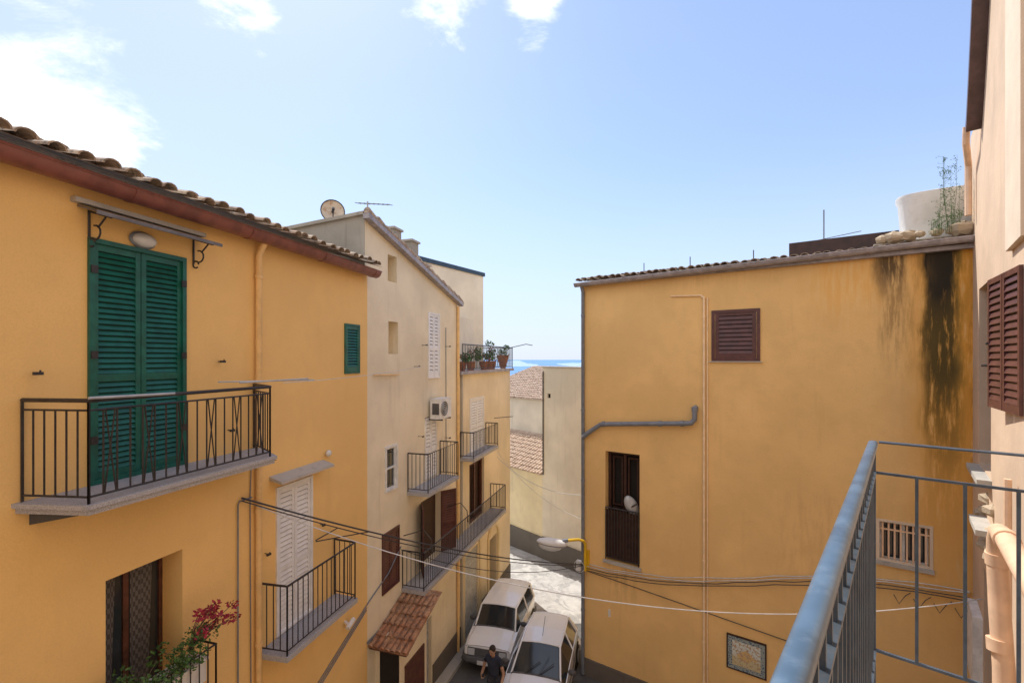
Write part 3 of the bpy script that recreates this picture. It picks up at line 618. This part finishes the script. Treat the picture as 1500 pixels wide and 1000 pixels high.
for j in range(len(prof)-1):
    for i in range(N): fs.append((j*N+i,j*N+(i+1)%N,(j+1)*N+(i+1)%N,(j+1)*N+i))
fs.append(tuple((len(prof)-1)*N+i for i in range(N)))
Q.part('tub',mTub,True).add(vs,fs); Q.done()
def rock(mb,c,r):
    n0=len(mb.v); mb.ell(c,r*random.uniform(.9,1.4),r,r*random.uniform(.6,.85),7,5)
    for i in range(n0,len(mb.v)):
        x,y,z=mb.v[i]; k=random.uniform(.0,.30)*r; mb.v[i]=(x+random.uniform(-k,k),y+random.uniform(-k,k),z+random.uniform(-k,k))
Q=Thing('stone_rubble'); mRock=stucco('rough_stone',(.52,.42,.30),.6,(.2,.17,.13),1.0)
for s,o,r in ((6.95,-.05,.17),(7.95,.0,.22),(8.22,-.1,.19),(7.55,-.02,.10),(6.75,-.1,.12),(7.78,.02,.11),(7.3,-.0,.10),(7.12,-.02,.14)): rock(Q.part('stones',mRock),FR(s,o,2.46),r)
Q.done()
W=Thing('weed_plant')
for i in range(30):
    a=FR(7.62+random.uniform(-.14,.25),.05+random.uniform(-.1,.1),2.40); hgt=random.choice([.4,.6,.9,1.3,1.5]) if i<12 else random.uniform(.15,.4)
    lx=random.uniform(-.12,.12)*hgt; b=a+V((lx,-.02,hgt)); mid=(a+b)/2+V((lx*.4,0,0))
    W.part('stems',mLeaf).tube([a,mid,b],.005,4,r2=.002)
    for k in range(int(hgt*20)):
        p=a.lerp(b,random.uniform(.15,1)); q=p+V((random.uniform(-.10,.10),random.uniform(-.05,.05),random.uniform(0,.09))); W.part('twigs',mLeaf).tube([p,q],.002,3); leaves(W.part('leaves',mLeaf),q,.03,.03,.03,5,.012)
W.done()
A=Thing('mast_antenna'); A.part('mast',mPipeG).tube([FR(5.75,-1.95,2.9),FR(5.75,-1.95,3.75)],.016,5); A.part('cross_bar',mPipeG).tube([FR(5.6,-1.95,3.0),FR(6.5,-1.95,3.1)],.010,4); A.done()

# ================================================================== BUILDING E (own building)
T=Thing('peach_apartment_building')
def zE(s):
    if s>=9.9: return 4.3
    if s<=7.6: return 8.6
    return 4.3+(9.9-s)*(8.6-4.3)/2.3
opsE=[(9.0,10.4,-1.8,1.2,.25),(5.2,6.2,-.7,1.2,.2),(-1.2,.2,-1.55,.9,.25),(8.8,9.8,-5.4,-3.4,.2)]
facade(T.part('walls',mE),FE,-8,11.7,-9.6,type('z',(),{'brk':[7.6,9.9],'__call__':lambda self,s:zE(s)})(),opsE)
backs(T.part('walls',mE),FE,-8,11.7,-9.6,8.6,4.3,7,top=False)
T.part('corner_pilaster',mE2).box(FE,6.3,7.25,0,.06,1.3,8.5)
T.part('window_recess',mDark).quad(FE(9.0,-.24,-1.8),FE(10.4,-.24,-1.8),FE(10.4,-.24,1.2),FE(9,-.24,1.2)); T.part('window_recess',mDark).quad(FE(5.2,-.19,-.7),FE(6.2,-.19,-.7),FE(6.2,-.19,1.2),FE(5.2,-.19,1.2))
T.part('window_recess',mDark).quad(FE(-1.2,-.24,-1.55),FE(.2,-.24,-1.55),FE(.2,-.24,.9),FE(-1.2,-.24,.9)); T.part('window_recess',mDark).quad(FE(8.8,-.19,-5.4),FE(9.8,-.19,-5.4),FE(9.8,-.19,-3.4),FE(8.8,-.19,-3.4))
fb=T.part('roof_fascia',mFas)
pts=[(10.05,3.85),(9.95,3.95),(9.65,4.45),(9.3,5.1),(9.0,5.75),(8.7,6.5),(8.2,7.6),(7.6,8.6)]
for (a,b),(c,d) in zip(pts,pts[1:]):
    fb.hexa([FE(a,.0,b),FE(a,.19,b),FE(c,.19,d),FE(c,.0,d),FE(a+.1,.0,b+.14),FE(a+.1,.19,b+.14),FE(c+.1,.19,d+.14),FE(c+.1,.0,d+.14)])
T.part('downpipe',mPipeP,True).tube([FE(10.2,.17,4.0),FE(10.3,.17,3.75),FE(10.8,.10,3.5),FE(10.8,.10,2.6)],.05,8)
d=(V((5.6,4.98))-V((6.315,6.0))); d.normalize(); FS=Fr((6.315,6.0),d,(d.y,-d.x))
shutter(T,'brown_shutter_leaf',FS,0,.62,-.63,1.03,0,mBrown,1,.085,False,.06); shutter(T,'brown_shutter_leaf',FS,.64,1.25,-.63,1.03,0,mBrown,1,.085,False,.06)
T.part('shutter_hook',mIron).tube([FS(-.10,.02,.2),FS(.05,.04,.2)],.018,6); T.part('shutter_hook',mIron).tube([FE(8.6,0,-.1),FE(8.6,.14,-.1)],.02,6)
for s0,s1,o,z in ((8.9,10.4,.16,-1.82),(8.6,9.5,.20,-2.5)): T.part('stone_sills',mCem).box(FE,s0,s1,0,o,z-.08,z)
for i in range(14): rock(T.part('exposed_masonry',mRock),FE(8.3+random.uniform(-.5,1.6),-.02,-2.4+random.uniform(-.6,.3)),.13)
big=T.part('large_waste_pipe',mPipeP,True)
big.tube([FE(3.8,.25,-1.72),FE(5.6,.25,-1.74),FE(5.95,.25,-1.78),FE(6.08,.25,-1.90),FE(6.10,.25,-2.1),FE(6.05,.24,-2.6),FE(5.95,.22,-3.2),FE(5.8,.2,-9)],.085,14)
for z in (-2.05,-2.9): big.tube([FE(6.1 if z>-2.5 else 6.0,.25,z),FE(6.1 if z>-2.5 else 5.98,.245,z-.12)],.10,14)
big.tube([FE(5.5,.25,-1.738),FE(5.62,.25,-1.742)],.10,14)
T.part('thin_pipe',mPipeP,True).tube([FE(6.9,.08,-1.4),FE(6.9,.08,-9)],.035,8); T.part('thin_pipe',mPipeP,True).tube([FE(7.7,.08,-2.2),FE(7.5,.08,-9)],.05,8)
T.part('meter_box',mWFr).box(FE,9.9,10.7,0,.12,-5.5,-4.3)
T.part('balcony_slab',mGran).box(FE,-1.6,1.68,0.0,1.15,-1.72,-1.60)
oy=1.105; se=1.617
rl=T.part('front_handrail',mRail,True)
def hand(mb,f,s0,s1,o,z,w,h):
    N=16; vs=[]
    for s in (s0,s1):
        for i in range(N):
            a=2*math.pi*i/N; e=.7; vs.append(f(s,o+math.copysign(abs(math.cos(a))**e,math.cos(a))*w/2,z+math.copysign(abs(math.sin(a))**e,math.sin(a))*h/2))
    mb.add(vs,[(i,(i+1)%N,N+(i+1)%N,N+i) for i in range(N)]+[tuple(range(N)),tuple(range(N,2*N))])
hand(rl,FE,-1.6,se+.012,oy,-.364,.034,.026)
bb=T.part('balusters',mRail2)
bb.box(FE,-1.6,se,oy-.012,oy+.012,-.396,-.382); bb.box(FE,-1.6,se,oy-.012,oy+.012,-.49,-.48); bb.box(FE,-1.6,se,oy-.012,oy+.012,-1.246,-1.236)
s=-1.55
while s<se-.03: bb.box(FE,s,s+.011,oy-.006,oy+.006,-1.236,-.396); s+=.085
bb.box(FE,se-.012,se+.008,oy-.010,oy+.010,-1.6,-.385)
FX=Fr((FE(se,0,0).x,FE(se,0,0).y),FE.n.to_2d(),FE.d.to_2d())
hand(bb,FX,0.0,oy-.02,0,-.354,.028,.010)
bb.box(FE,se-.006,se+.006,0,oy-.01,-.49,-.48); bb.box(FE,se-.006,se+.006,0,oy-.01,-1.246,-1.236)
o=oy-.14
while o>.05: bb.box(FE,se-.005,se+.005,o-.0055,o+.0055,-1.236,-.49); o-=.14
T.done()

# cables across street
K=Thing('overhead_cables')
a=FA(6.8,.05,-2.0); b=FR(.1,.1,-5.85); cable(K.part('main_cable',mWire),a,b,.22,.014,30); cable(K.part('main_cable',mWire),a+V((0,0,-.04)),b+V((0,0,-.03)),.27,.009,30)
cable(K.part('white_wire',mWireW),FA(7.0,.05,-2.15),FE(9.45,.05,-3.8),.78,.008,40)
cable(K.part('thin_wires',mWireW),FB(17.6,.3,-3.6),FR(.05,0.05,-3.9),.35,.008,20); cable(K.part('thin_wires',mWireW),FB(17.6,.3,-3.4),FR(.05,0.05,-4.6),.35,.006,20)
cable(K.part('main_cable',mWire),FB(11.4,.05,-4.55),FR(.1,.1,-5.88),.35,.009,24)
cable(K.part('thin_wires',mWireW),FA(7.0,.6,-.35),FB(12.3,.2,-.18),.05,.005,20)
K.part('junction_box',mWFr).box(FR,-.12,.02,.05,.16,-6.05,-5.78)
K.part('cable_loop',mWireW).tube([FR(.0+.16*math.cos(x*.4),.2,-5.9+.16*math.sin(x*.4)) for x in range(17)],.008,5)
K.done()

# ================================================================== CARS
def car(name,cx,cy,heading,L,W,H,kind):
    T=Thing(name); h=V((math.cos(heading),math.sin(heading),0)); l=V((-h.y,h.x,0))
    def P(x,y,z):
        p=V((cx,cy,0))+h*x+l*y; return V((p.x,p.y,GZ(p.y)+z))
    w=W/2; f=L/2
    if kind=='boxy':
        st=[(f,.90,.30,.50,.56,.86),(f-.06,.97,.22,.66,.72,.90),(f-.45,1,.20,.80,.85,.88),(f-.82,1,.2,.88,.91,.86),(f-1.22,1,.2,.92,1.40,.76),(f-2.1,1,.2,.92,H,.77),(-f+.22,.99,.2,.92,1.40,.75),(-f+.06,.97,.22,.88,.95,.86),(-f,.93,.3,.5,.56,.88)]
    else:
        st=[(f,.72,.28,.44,.50,.60),(f-.16,.92,.2,.60,.66,.80),(f-.55,1,.18,.76,.82,.82),(f-.98,1,.18,.86,.92,.80),(f-1.62,1,.18,.93,1.38,.66),(f-2.3,1,.18,.94,H,.68),(-f+.5,.98,.18,.95,1.36,.64),(-f+.10,.95,.2,.90,.98,.80),(-f,.86,.3,.5,.60,.78)]
    rings=[]
    for x,wk,zb,zbelt,zt,wt in st:
        ww=w*wk
        half=[(ww*.9,zb),(ww*1.0,zb+.12),(ww*1.0,(zb+zbelt)/2+.05),(ww*.975,zbelt),(w*wt,zt-.03),(w*wt*.93,zt+.0),(w*wt*.5,zt+.025)]
        ring=[P(x,y,z) for y,z in half]+[P(x,0,zt+.035)]+[P(x,-y,z) for y,z in reversed(half)]
        rings.append(ring)
    n=len(rings[0]); body=T.part('body',mCarW,True); gl=T.part('windows',mCarG,True)
    for i in range(len(rings)-1):
        for k in range(n-1):
            q=(rings[i][k],rings[i][k+1],rings[i+1][k+1],rings[i+1][k])
            side=k in (3,n-5); top=4<=k<=n-6
            g=(i==3 and (top or side)) or (i in (4,5) and side) or (i==6 and top)
            (gl if g else body).quad(*q)
    body.add(rings[0],[tuple(range(n))]); body.add(rings[-1],[tuple(range(n))])
    T.part('underbody',mTyre).quad(P(f-.1,w*.85,.22),P(f-.1,-w*.85,.22),P(-f+.1,-w*.85,.22),P(-f+.1,w*.85,.22))
    pl=T.part('pillars',mCarW,True)
    for sgn in (0,1):
        g=lambda i,k:rings[i][k if sgn==0 else n-1-k]
        up=V((0,0,.004))
        pl.tube([g(3,4)+up,g(4,4)+up],.028,6); pl.tube([g(4,4),g(5,4),g(6,4)],.026,6); pl.tube([g(3,3),g(4,3),g(5,3),g(6,3)],.016,6)
        pl.tube([g(5,3),g(5,4)],.032,6); pl.tube([g(6,3),g(6,4)],.05,6); pl.tube([g(6,4),g(7,4)],.03,6)
        T.part('belt_rubber',mBump).tube([g(1,2),g(2,2),g(3,2),g(5,2),g(7,2)],.018,6)
        T.part('door_seams',mTyre).tube([g(5,1),g(5,2),g(5,3)],.006,4)
    T.part('bonnet_seam',mBump).tube([rings[1][k]+V((0,0,.004)) for k in range(4,n-4)],.006,4)
    pl.tube([rings[4][k] for k in range(4,n-4)],.02,6); pl.tube([rings[6][k] for k in range(4,n-4)],.02,6)
    T.part('cowl',mBump).tube([rings[3][k]+V((0,0,.006)) for k in range(4,n-4)],.022,6)
    for y in (.1,-.35): T.part('wipers',mTyre).tube([P(st[3][0]+.02,w*y,st[3][4]+.05),P(st[3][0]-.22,w*(y+.45),st[3][4]+.26)],.010,4)
    for x in (f-.62,-f+.55):
        for sg in (1,-1):
            c=P(x,sg*(w-.15),.28); ax=l*sg
            T.part('wheel_arches',mTyre).tube([P(x,sg*(w-.05),.30),P(x,sg*(w+.004),.30)],.345,20)
            T.part('tyres',mTyre,True).tube([c,c+ax*.17],.28,20); T.part('hubs',mHub,True).tube([c+ax*.16,c+ax*.178],.18,14)
    bp=T.part('bumpers',mBump if kind=='boxy' else mCarW,True)
    for e in (1,-1):
        pts=[P(e*(f-.35),w*1.0,.40),P(e*(f-.02),w*.93,.40),P(e*(f+.04),w*.7,.40),P(e*(f+.05),0,.40),P(e*(f+.04),-w*.7,.40),P(e*(f-.02),-w*.93,.40),P(e*(f-.35),-w*1.0,.40)]
        bp.tube(pts,.10,8)
    T.part('number_plate',mWFr).hexa([P(f+.155,-.24,.34),P(f+.155,.24,.34),P(f+.14,.24,.34),P(f+.14,-.24,.34),P(f+.155,-.24,.45),P(f+.155,.24,.45),P(f+.14,.24,.45),P(f+.14,-.24,.45)])
    x0=st[0][0]; 
    if kind=='boxy':
        T.part('grille',mBump).hexa([P(x0-.05,-w*.8,.50),P(x0-.05,w*.8,.50),P(x0+.02,w*.8,.50),P(x0+.02,-w*.8,.50),P(x0-.09,-w*.8,.70),P(x0-.09,w*.8,.70),P(x0-.02,w*.8,.70),P(x0-.02,-w*.8,.70)])
        for sg in (1,-1): T.part('headlamps',mLamp).hexa([P(x0-.03,sg*w*.78,.52),P(x0-.03,sg*w*.5,.52),P(x0+.035,sg*w*.5,.52),P(x0+.035,sg*w*.78,.52),P(x0-.07,sg*w*.78,.68),P(x0-.07,sg*w*.5,.68),P(x0,sg*w*.5,.68),P(x0,sg*w*.78,.68)])
    else:
        for sg in (1,-1): T.part('headlamps',mLamp,True).ell(P(f-.12,sg*w*.66,.60),.16,.20,.09,12,8,Matrix.Rotation(heading+sg*.5,3,'Z'))
        T.part('grille',mBump).hexa([P(f-.02,-w*.35,.50),P(f-.02,w*.35,.50),P(f+.02,w*.35,.50),P(f+.02,-w*.35,.50),P(f-.06,-w*.35,.58),P(f-.06,w*.35,.58),P(f-.02,w*.35,.58),P(f-.02,-w*.35,.58)])
    for sg in (1,-1):
        T.part('tail_lamps',mRed).hexa([P(-f-.02,sg*w*.9,.6),P(-f-.02,sg*w*.72,.6),P(-f+.1,sg*w*.72,.6),P(-f+.1,sg*w*.93,.6),P(-f+.0,sg*w*.9,.85),P(-f+.0,sg*w*.72,.85),P(-f+.12,sg*w*.72,.85),P(-f+.12,sg*w*.93,.85)])
        T.part('mirrors',mBump,True).ell(P(st[3][0]-.30,sg*(w+.09),.98),.06,.11,.075,10,6,Matrix.Rotation(heading,3,'Z'))
    if kind!='boxy': T.part('aerial',mTyre).tube([P(f-1.9,0,H),P(f-2.3,0,H+.35)],.006,4)
    T.done()
hd=math.atan2(-.966,-.26)
car('parked_car',-.30,14.65,hd,3.30,1.47,1.42,'boxy')
car('parked_car',.83,12.45,hd,3.75,1.60,1.43,'hatch')

# ================================================================== PERSON
def person():
    gx,gy=-.47,11.55; gz=GZ(gy)
    fwd=V((-.45,-.89,0)).normalized(); rt=V((-fwd.y,fwd.x,0))*-1
    def P(x,y,z): return V((gx,gy,gz))+rt*x+fwd*y+V((0,0,z))
    T=Thing('man')
    def skin(name,vs,es,mat,root=0,sub=2):
        me=bpy.data.meshes.new(name); me.from_pydata([tuple(P(*v[:3])) for v in vs],es,[]); ob=bpy.data.objects.new(name,me); C.objects.link(ob)
        sm=ob.modifiers.new('s','SKIN'); lay=me.skin_vertices[0]
        for i,v in enumerate(vs): lay.data[i].radius=(v[3],v[4] if len(v)>4 else v[3]); 
        lay.data[root].use_root=True
        sb=ob.modifiers.new('b','SUBSURF'); sb.levels=sub; sb.render_levels=sub
        me.materials.append(mat); ob.parent=T.e; sm.use_smooth_shade=True
    sk=paint('skin_tone',(.45,.26,.17),.5,0,.05); sh=paint('navy_tshirt',(.025,.03,.05),.9,0,.2,.3); pa=paint('dark_trousers',(.05,.05,.06),.9,0,.2,.3); ha=paint('dark_hair',(.03,.02,.015),.8)
    skin('tshirt',[(0,0,.95,.15,.11),(0,0,1.08,.145,.105),(0,0,1.25,.17,.12),(0,.0,1.40,.14,.10),(.17,0,1.41,.07),(-.17,0,1.41,.07),(.235,.01,1.27,.062),(-.235,.01,1.27,.062),(0,.01,1.47,.07)],[(0,1),(1,2),(2,3),(3,4),(3,5),(4,6),(5,7),(3,8)],sh)
    skin('trousers',[(0,0,.95,.14,.105),(.09,0,.86,.10),(-.09,0,.86,.10),(.11,.02,.48,.07),(-.11,.02,.48,.07),(.12,0,.09,.055),(-.12,0,.09,.055)],[(0,1),(0,2),(1,3),(2,4),(3,5),(4,6)],pa)
    skin('arms',[(.235,.01,1.28,.05),(.27,.03,1.10,.042),(.20,.26,1.10,.034),(.13,.34,1.15,.028)],[(0,1),(1,2),(2,3)],sk)
    skin('arm_lower',[(-.235,.01,1.28,.05),(-.28,-.02,1.08,.042),(-.27,.10,.86,.034),(-.27,.13,.78,.028)],[(0,1),(1,2),(2,3)],sk)
    skin('neck',[(0,.01,1.44,.055),(0,.03,1.55,.052)],[(0,1)],sk)
    R=Matrix((rt,fwd,V((0,0,1)))).transposed()@Matrix.Rotation(-.35,3,'X')
    hc=P(0,.06,1.635)
    T.part('head',sk,True).ell(hc,.075,.095,.115,16,12,R); T.part('head',sk,True).ell(hc+R@V((0,.03,-.06)),.055,.06,.06,12,8,R)
    T.part('nose',sk,True).ell(hc+R@V((0,.1,-.01)),.014,.02,.025,8,6,R)
    for s in (1,-1):
        T.part('ears',sk,True).ell(hc+R@V((.075*s,-.005,-.005)),.012,.02,.032,8,6,R); T.part('eyes',mTyre,True).ell(hc+R@V((.03*s,.087,.012)),.012,.008,.007,8,6,R)
    T.part('mouth',mRed).ell(hc+R@V((0,.093,-.055)),.022,.006,.006,8,6,R)
    T.part('hair',ha,True).ell(hc+R@V((0,-.018,.03)),.083,.098,.10,16,10,R)
    for (wx,wy,wz,dx) in ((.13,.34,1.15,(-.4,.6,.15)),(-.27,.13,.78,(0,.2,-1))):
        d=V(dx).normalized(); side=V((0,0,1)).cross(d) if abs(d.z)<.8 else V((0,1,0)); side.normalize()
        b=V((wx,wy,wz)); T.part('hands',sk,True).tube([P(*b),P(*(b+d*.05)),P(*(b+d*.09))],.030,8,r2=.036)
        for i,ln in enumerate((.065,.078,.072,.058)):
            q=b+d*.085+side*(i-1.5)*.019; T.part('hands',sk,True).tube([P(*q),P(*(q+d*ln*.55)),P(*(q+d*ln*.85+V((0,0,-.02))))],.009,6,r2=.006)
        q=b+d*.03+side*.03; T.part('hands',sk,True).tube([P(*q),P(*(q+side*.025+d*.03)),P(*(q+side*.03+d*.06))],.010,6,r2=.007)
    T.part('phone',mTyre).ell(P(.06,.42,1.2),.035,.02,.06,8,6)
    for s in (1,-1): T.part('shoes',mTyre,True).ell(P(.12*s,.06,.045),.05,.13,.05,12,8,Matrix((rt,fwd,V((0,0,1)))).transposed())
    T.done()
person()

# ================================================================== GROUND, SEA, HILLS
xs=[-9000,-5000,-2500,-1200,-600,-300,-150,-90,-60]+[x for x in range(-40,41,4)]+[60,90,150,300,600,1200,2500,5000,9000]
ys=[-9000,-4000,-1500,-600,-200,-80,-40,-20,-10,0,6,12,14,16,18,20,22,24,26,30,36,44,54,70,100,150,250,400,700,1200,2000,3000,4200]
def gz(x,y):
    r=math.hypot(x,y); z=GZ(y)
    if r>45: z-=min((r-45)*.12,160)+ (0 if r<200 else 6*math.sin(x*.004)*math.cos(y*.003))
    return z
vs=[(x,y,gz(x,y)) for y in ys for x in xs]; nx=len(xs)
fs=[(j*nx+i,j*nx+i+1,(j+1)*nx+i+1,(j+1)*nx+i) for j in range(len(ys)-1) for i in range(nx-1)]
t=NT('asphalt_ground'); n=t.noise(t.tc,1.1,4,.65); fine=t.noise(t.tc,60,2,.7)
c=t.mix(t.ss(n,.35,.65),(.075,.073,.072),(.13,.127,.122)); c=t.mix(t.math('MULTIPLY',t.ss(fine,.4,.7),.35),c,(.19,.185,.18))
dist=t.t.nodes.new('ShaderNodeVectorMath'); dist.operation='LENGTH'; t.L(t.tc,dist.inputs[0])
land=t.mix(t.ss(t.noise(t.tc,.01,4),.4,.6),(.10,.12,.06),(.20,.18,.11))
c=t.mix(t.ss(dist.outputs['Value'],40,70),c,land); t.L(c,t.b.inputs['Base Color']); t.b.inputs['Roughness'].default_value=.9; t.bump(fine,.4,.01)
m=MB(t.m); m.add(vs,fs); mkobj('ground',m)
t=NT('sunlit_worn_road'); n=t.noise(t.tc,1.7,4,.7); k=t.noise(t.tc,40,2)  # paler street colour paints in sunlight on the far stretch, with worn patches
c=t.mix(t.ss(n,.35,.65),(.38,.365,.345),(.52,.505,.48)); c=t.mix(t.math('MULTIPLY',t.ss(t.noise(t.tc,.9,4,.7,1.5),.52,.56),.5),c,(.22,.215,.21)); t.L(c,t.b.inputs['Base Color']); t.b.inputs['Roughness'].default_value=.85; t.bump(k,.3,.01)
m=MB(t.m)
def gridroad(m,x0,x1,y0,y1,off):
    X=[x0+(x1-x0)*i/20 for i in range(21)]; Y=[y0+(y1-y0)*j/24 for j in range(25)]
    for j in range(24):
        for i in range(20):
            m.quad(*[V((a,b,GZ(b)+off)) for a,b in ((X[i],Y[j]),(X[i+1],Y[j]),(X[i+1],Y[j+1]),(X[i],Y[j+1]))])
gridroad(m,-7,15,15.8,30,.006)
mkobj('sunlit_road',m)
m=MB(mCem)
for f,s0,s1,o0,o1 in ((FB,10.06,19.9,.04,.34),):
    k=10
    for i in range(k):
        a=s0+(s1-s0)*i/k;b=s0+(s1-s0)*(i+1)/k
        pa=f(a,o0,0);pb=f(b,o0,0);pc=f(b,o1,0);pd=f(a,o1,0); Z=lambda p,h:V((p.x,p.y,GZ(p.y)+h))
        m.hexa([Z(pa,-.1),Z(pb,-.1),Z(pc,-.1),Z(pd,-.1),Z(pa,.11),Z(pb,.11),Z(pc,.11),Z(pd,.11)])
mkobj('pavement',m)
t=NT('sea_water'); c=t.mix(t.ss(t.noise(t.scl(t.tc,(.0002,.0012,1)),1,3),.4,.6),(.10,.23,.46),(.15,.29,.52)); t.L(c,t.b.inputs['Base Color']); t.b.inputs['Roughness'].default_value=.8; t.b.inputs['Specular IOR Level'].default_value=.2
m=MB(t.m); m.add([(-60000,1500,-155),(60000,1500,-155),(60000,58000,-155),(-60000,58000,-155)],[(0,1,2,3)]); mkobj('sea',m)
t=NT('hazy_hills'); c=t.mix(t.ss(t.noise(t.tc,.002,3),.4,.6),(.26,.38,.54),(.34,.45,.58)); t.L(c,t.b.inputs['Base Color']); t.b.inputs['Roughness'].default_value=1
m=MB(t.m,True); vs=[];fs=[];N=60
for j,(yy_,k) in enumerate(((9000,0),(10500,.7),(12000,1),(14500,0))):
    for i in range(N+1):
        x=-6000+i*200; h=(60+70*math.sin(i*.31)+40*math.sin(i*.83+1)+25*math.sin(i*1.9))*k; h*=max(0,min(1,(i-4)/10))*max(0,min(1,(N-i)/14))
        vs.append((x,yy_,-156+max(0,h)))
for j in range(3):
    for i in range(N): fs.append((j*(N+1)+i,j*(N+1)+i+1,(j+1)*(N+1)+i+1,(j+1)*(N+1)+i))
m.add(vs,fs); mkobj('hills',m)

# ================================================================== LIGHT, SKY
EL=math.radians(54); sd=V((-.48,.88,0)).normalized()
sun_dir=V((sd.x*math.cos(EL),sd.y*math.cos(EL),math.sin(EL)))
L=bpy.data.lights.new('sun','SUN'); L.energy=4.9; L.angle=math.radians(.5); L.color=(1,.96,.89)
lo=bpy.data.objects.new('sun',L); C.objects.link(lo); lo.rotation_euler=sun_dir.to_track_quat('Z','Y').to_euler()
w=bpy.data.worlds.new('World'); bpy.context.scene.world=w; w.use_nodes=True; nt=w.node_tree; nd=nt.nodes
bg=nd['Background']; sky=nd.new('ShaderNodeTexSky'); sky.sky_type='NISHITA'; sky.sun_disc=False; sky.sun_elevation=EL; sky.sun_rotation=math.atan2(sd.x,sd.y)
sky.air_density=1.0; sky.dust_density=.5; sky.ozone_density=2.2; sky.altitude=300
tc=nd.new('ShaderNodeTexCoord')
def wm(op,a,b=0,clamp=False):
    n=nd.new('ShaderNodeMath'); n.operation=op; n.use_clamp=clamp
    for i,x in enumerate((a,b)):
        if isinstance(x,bpy.types.NodeSocket): nt.links.new(x,n.inputs[i])
        else: n.inputs[i].default_value=x
    return n.outputs[0]
def wss(x,a,b):
    n=nd.new('ShaderNodeMapRange'); n.interpolation_type='SMOOTHSTEP'; nt.links.new(x,n.inputs[0]); n.inputs[1].default_value=a;n.inputs[2].default_value=b; return n.outputs[0]
def wmix(f,a,b,mode='MIX'):
    n=nd.new('ShaderNodeMix'); n.data_type='RGBA'; n.blend_type=mode; n.clamp_result=False
    for i,x in ((0,f),(6,a),(7,b)):
        if isinstance(x,bpy.types.NodeSocket): nt.links.new(x,n.inputs[i])
        elif isinstance(x,tuple): n.inputs[i].default_value=(*x,1)
        else: n.inputs[i].default_value=x
    return n.outputs[2]
nz=nd.new('ShaderNodeTexNoise'); nz.inputs['Scale'].default_value=5.0; nz.inputs['Detail'].default_value=7; nz.inputs['Roughness'].default_value=.66; nz.inputs['Distortion'].default_value=.3
mp=nd.new('ShaderNodeMapping'); mp.inputs['Scale'].default_value=(1,1,1.8); nt.links.new(tc.outputs['Generated'],mp.inputs['Vector']); nt.links.new(mp.outputs[0],nz.inputs['Vector'])
sep=nd.new('ShaderNodeSeparateXYZ'); nt.links.new(tc.outputs['Generated'],sep.inputs[0])
col=wmix(1.0,sky.outputs[0],(1.25,1.50,2.45),'ADD')
col=wmix(wm('MULTIPLY',wss(sep.outputs[2],.42,-.02),.85),col,(4.9,5.55,6.9))
col=wmix(wm('MULTIPLY',wss(sep.outputs[0],.25,-.75),.42),col,(5.5,6.1,7.0))
# bright veil added to the unseen sky behind the camera, fills the facing walls
col=wmix(wm('MULTIPLY',wss(sep.outputs[1],.1,-.5),.62),col,(10.2,10.0,9.8))
tot=None
for (dv,r,st) in ((V((-1.10,1,.46)),.30,1.0),(V((-1.0,1,.68)),.16,.62),(V((-.60,1,.79)),.13,.80),(V((-.16,1,.80)),.15,.74),(V((.05,1,.76)),.11,.82),(V((-.05,1,.69)),.05,.4)):
    dv.normalize(); dp=nd.new('ShaderNodeVectorMath'); dp.operation='DISTANCE'; nt.links.new(tc.outputs['Generated'],dp.inputs[0]); dp.inputs[1].default_value=dv
    k=wm('MULTIPLY',wss(dp.outputs['Value'],r,r*.15),st); tot=k if tot is None else wm('MAXIMUM',tot,k)
cl=wss(wm('ADD',wm('MULTIPLY',tot,.42),nz.outputs['Fac']),.74,1.04)
col=wmix(cl,col,(11.,11.,11.3))
nt.links.new(col,bg.inputs[0]); bg.inputs[1].default_value=.15
# ================================================================== CAMERA
cam=bpy.data.cameras.new('camera'); cam.sensor_width=36; cam.lens=16.0; cam.shift_y=.0167; cam.clip_start=.05; cam.clip_end=90000
co=bpy.data.objects.new('camera',cam); C.objects.link(co); co.location=(0,0,0); co.rotation_euler=(math.pi/2,0,0)
sc=bpy.context.scene; sc.camera=co
sc.view_settings.view_transform='Standard'; sc.view_settings.look='None'; sc.view_settings.exposure=0; sc.view_settings.gamma=1
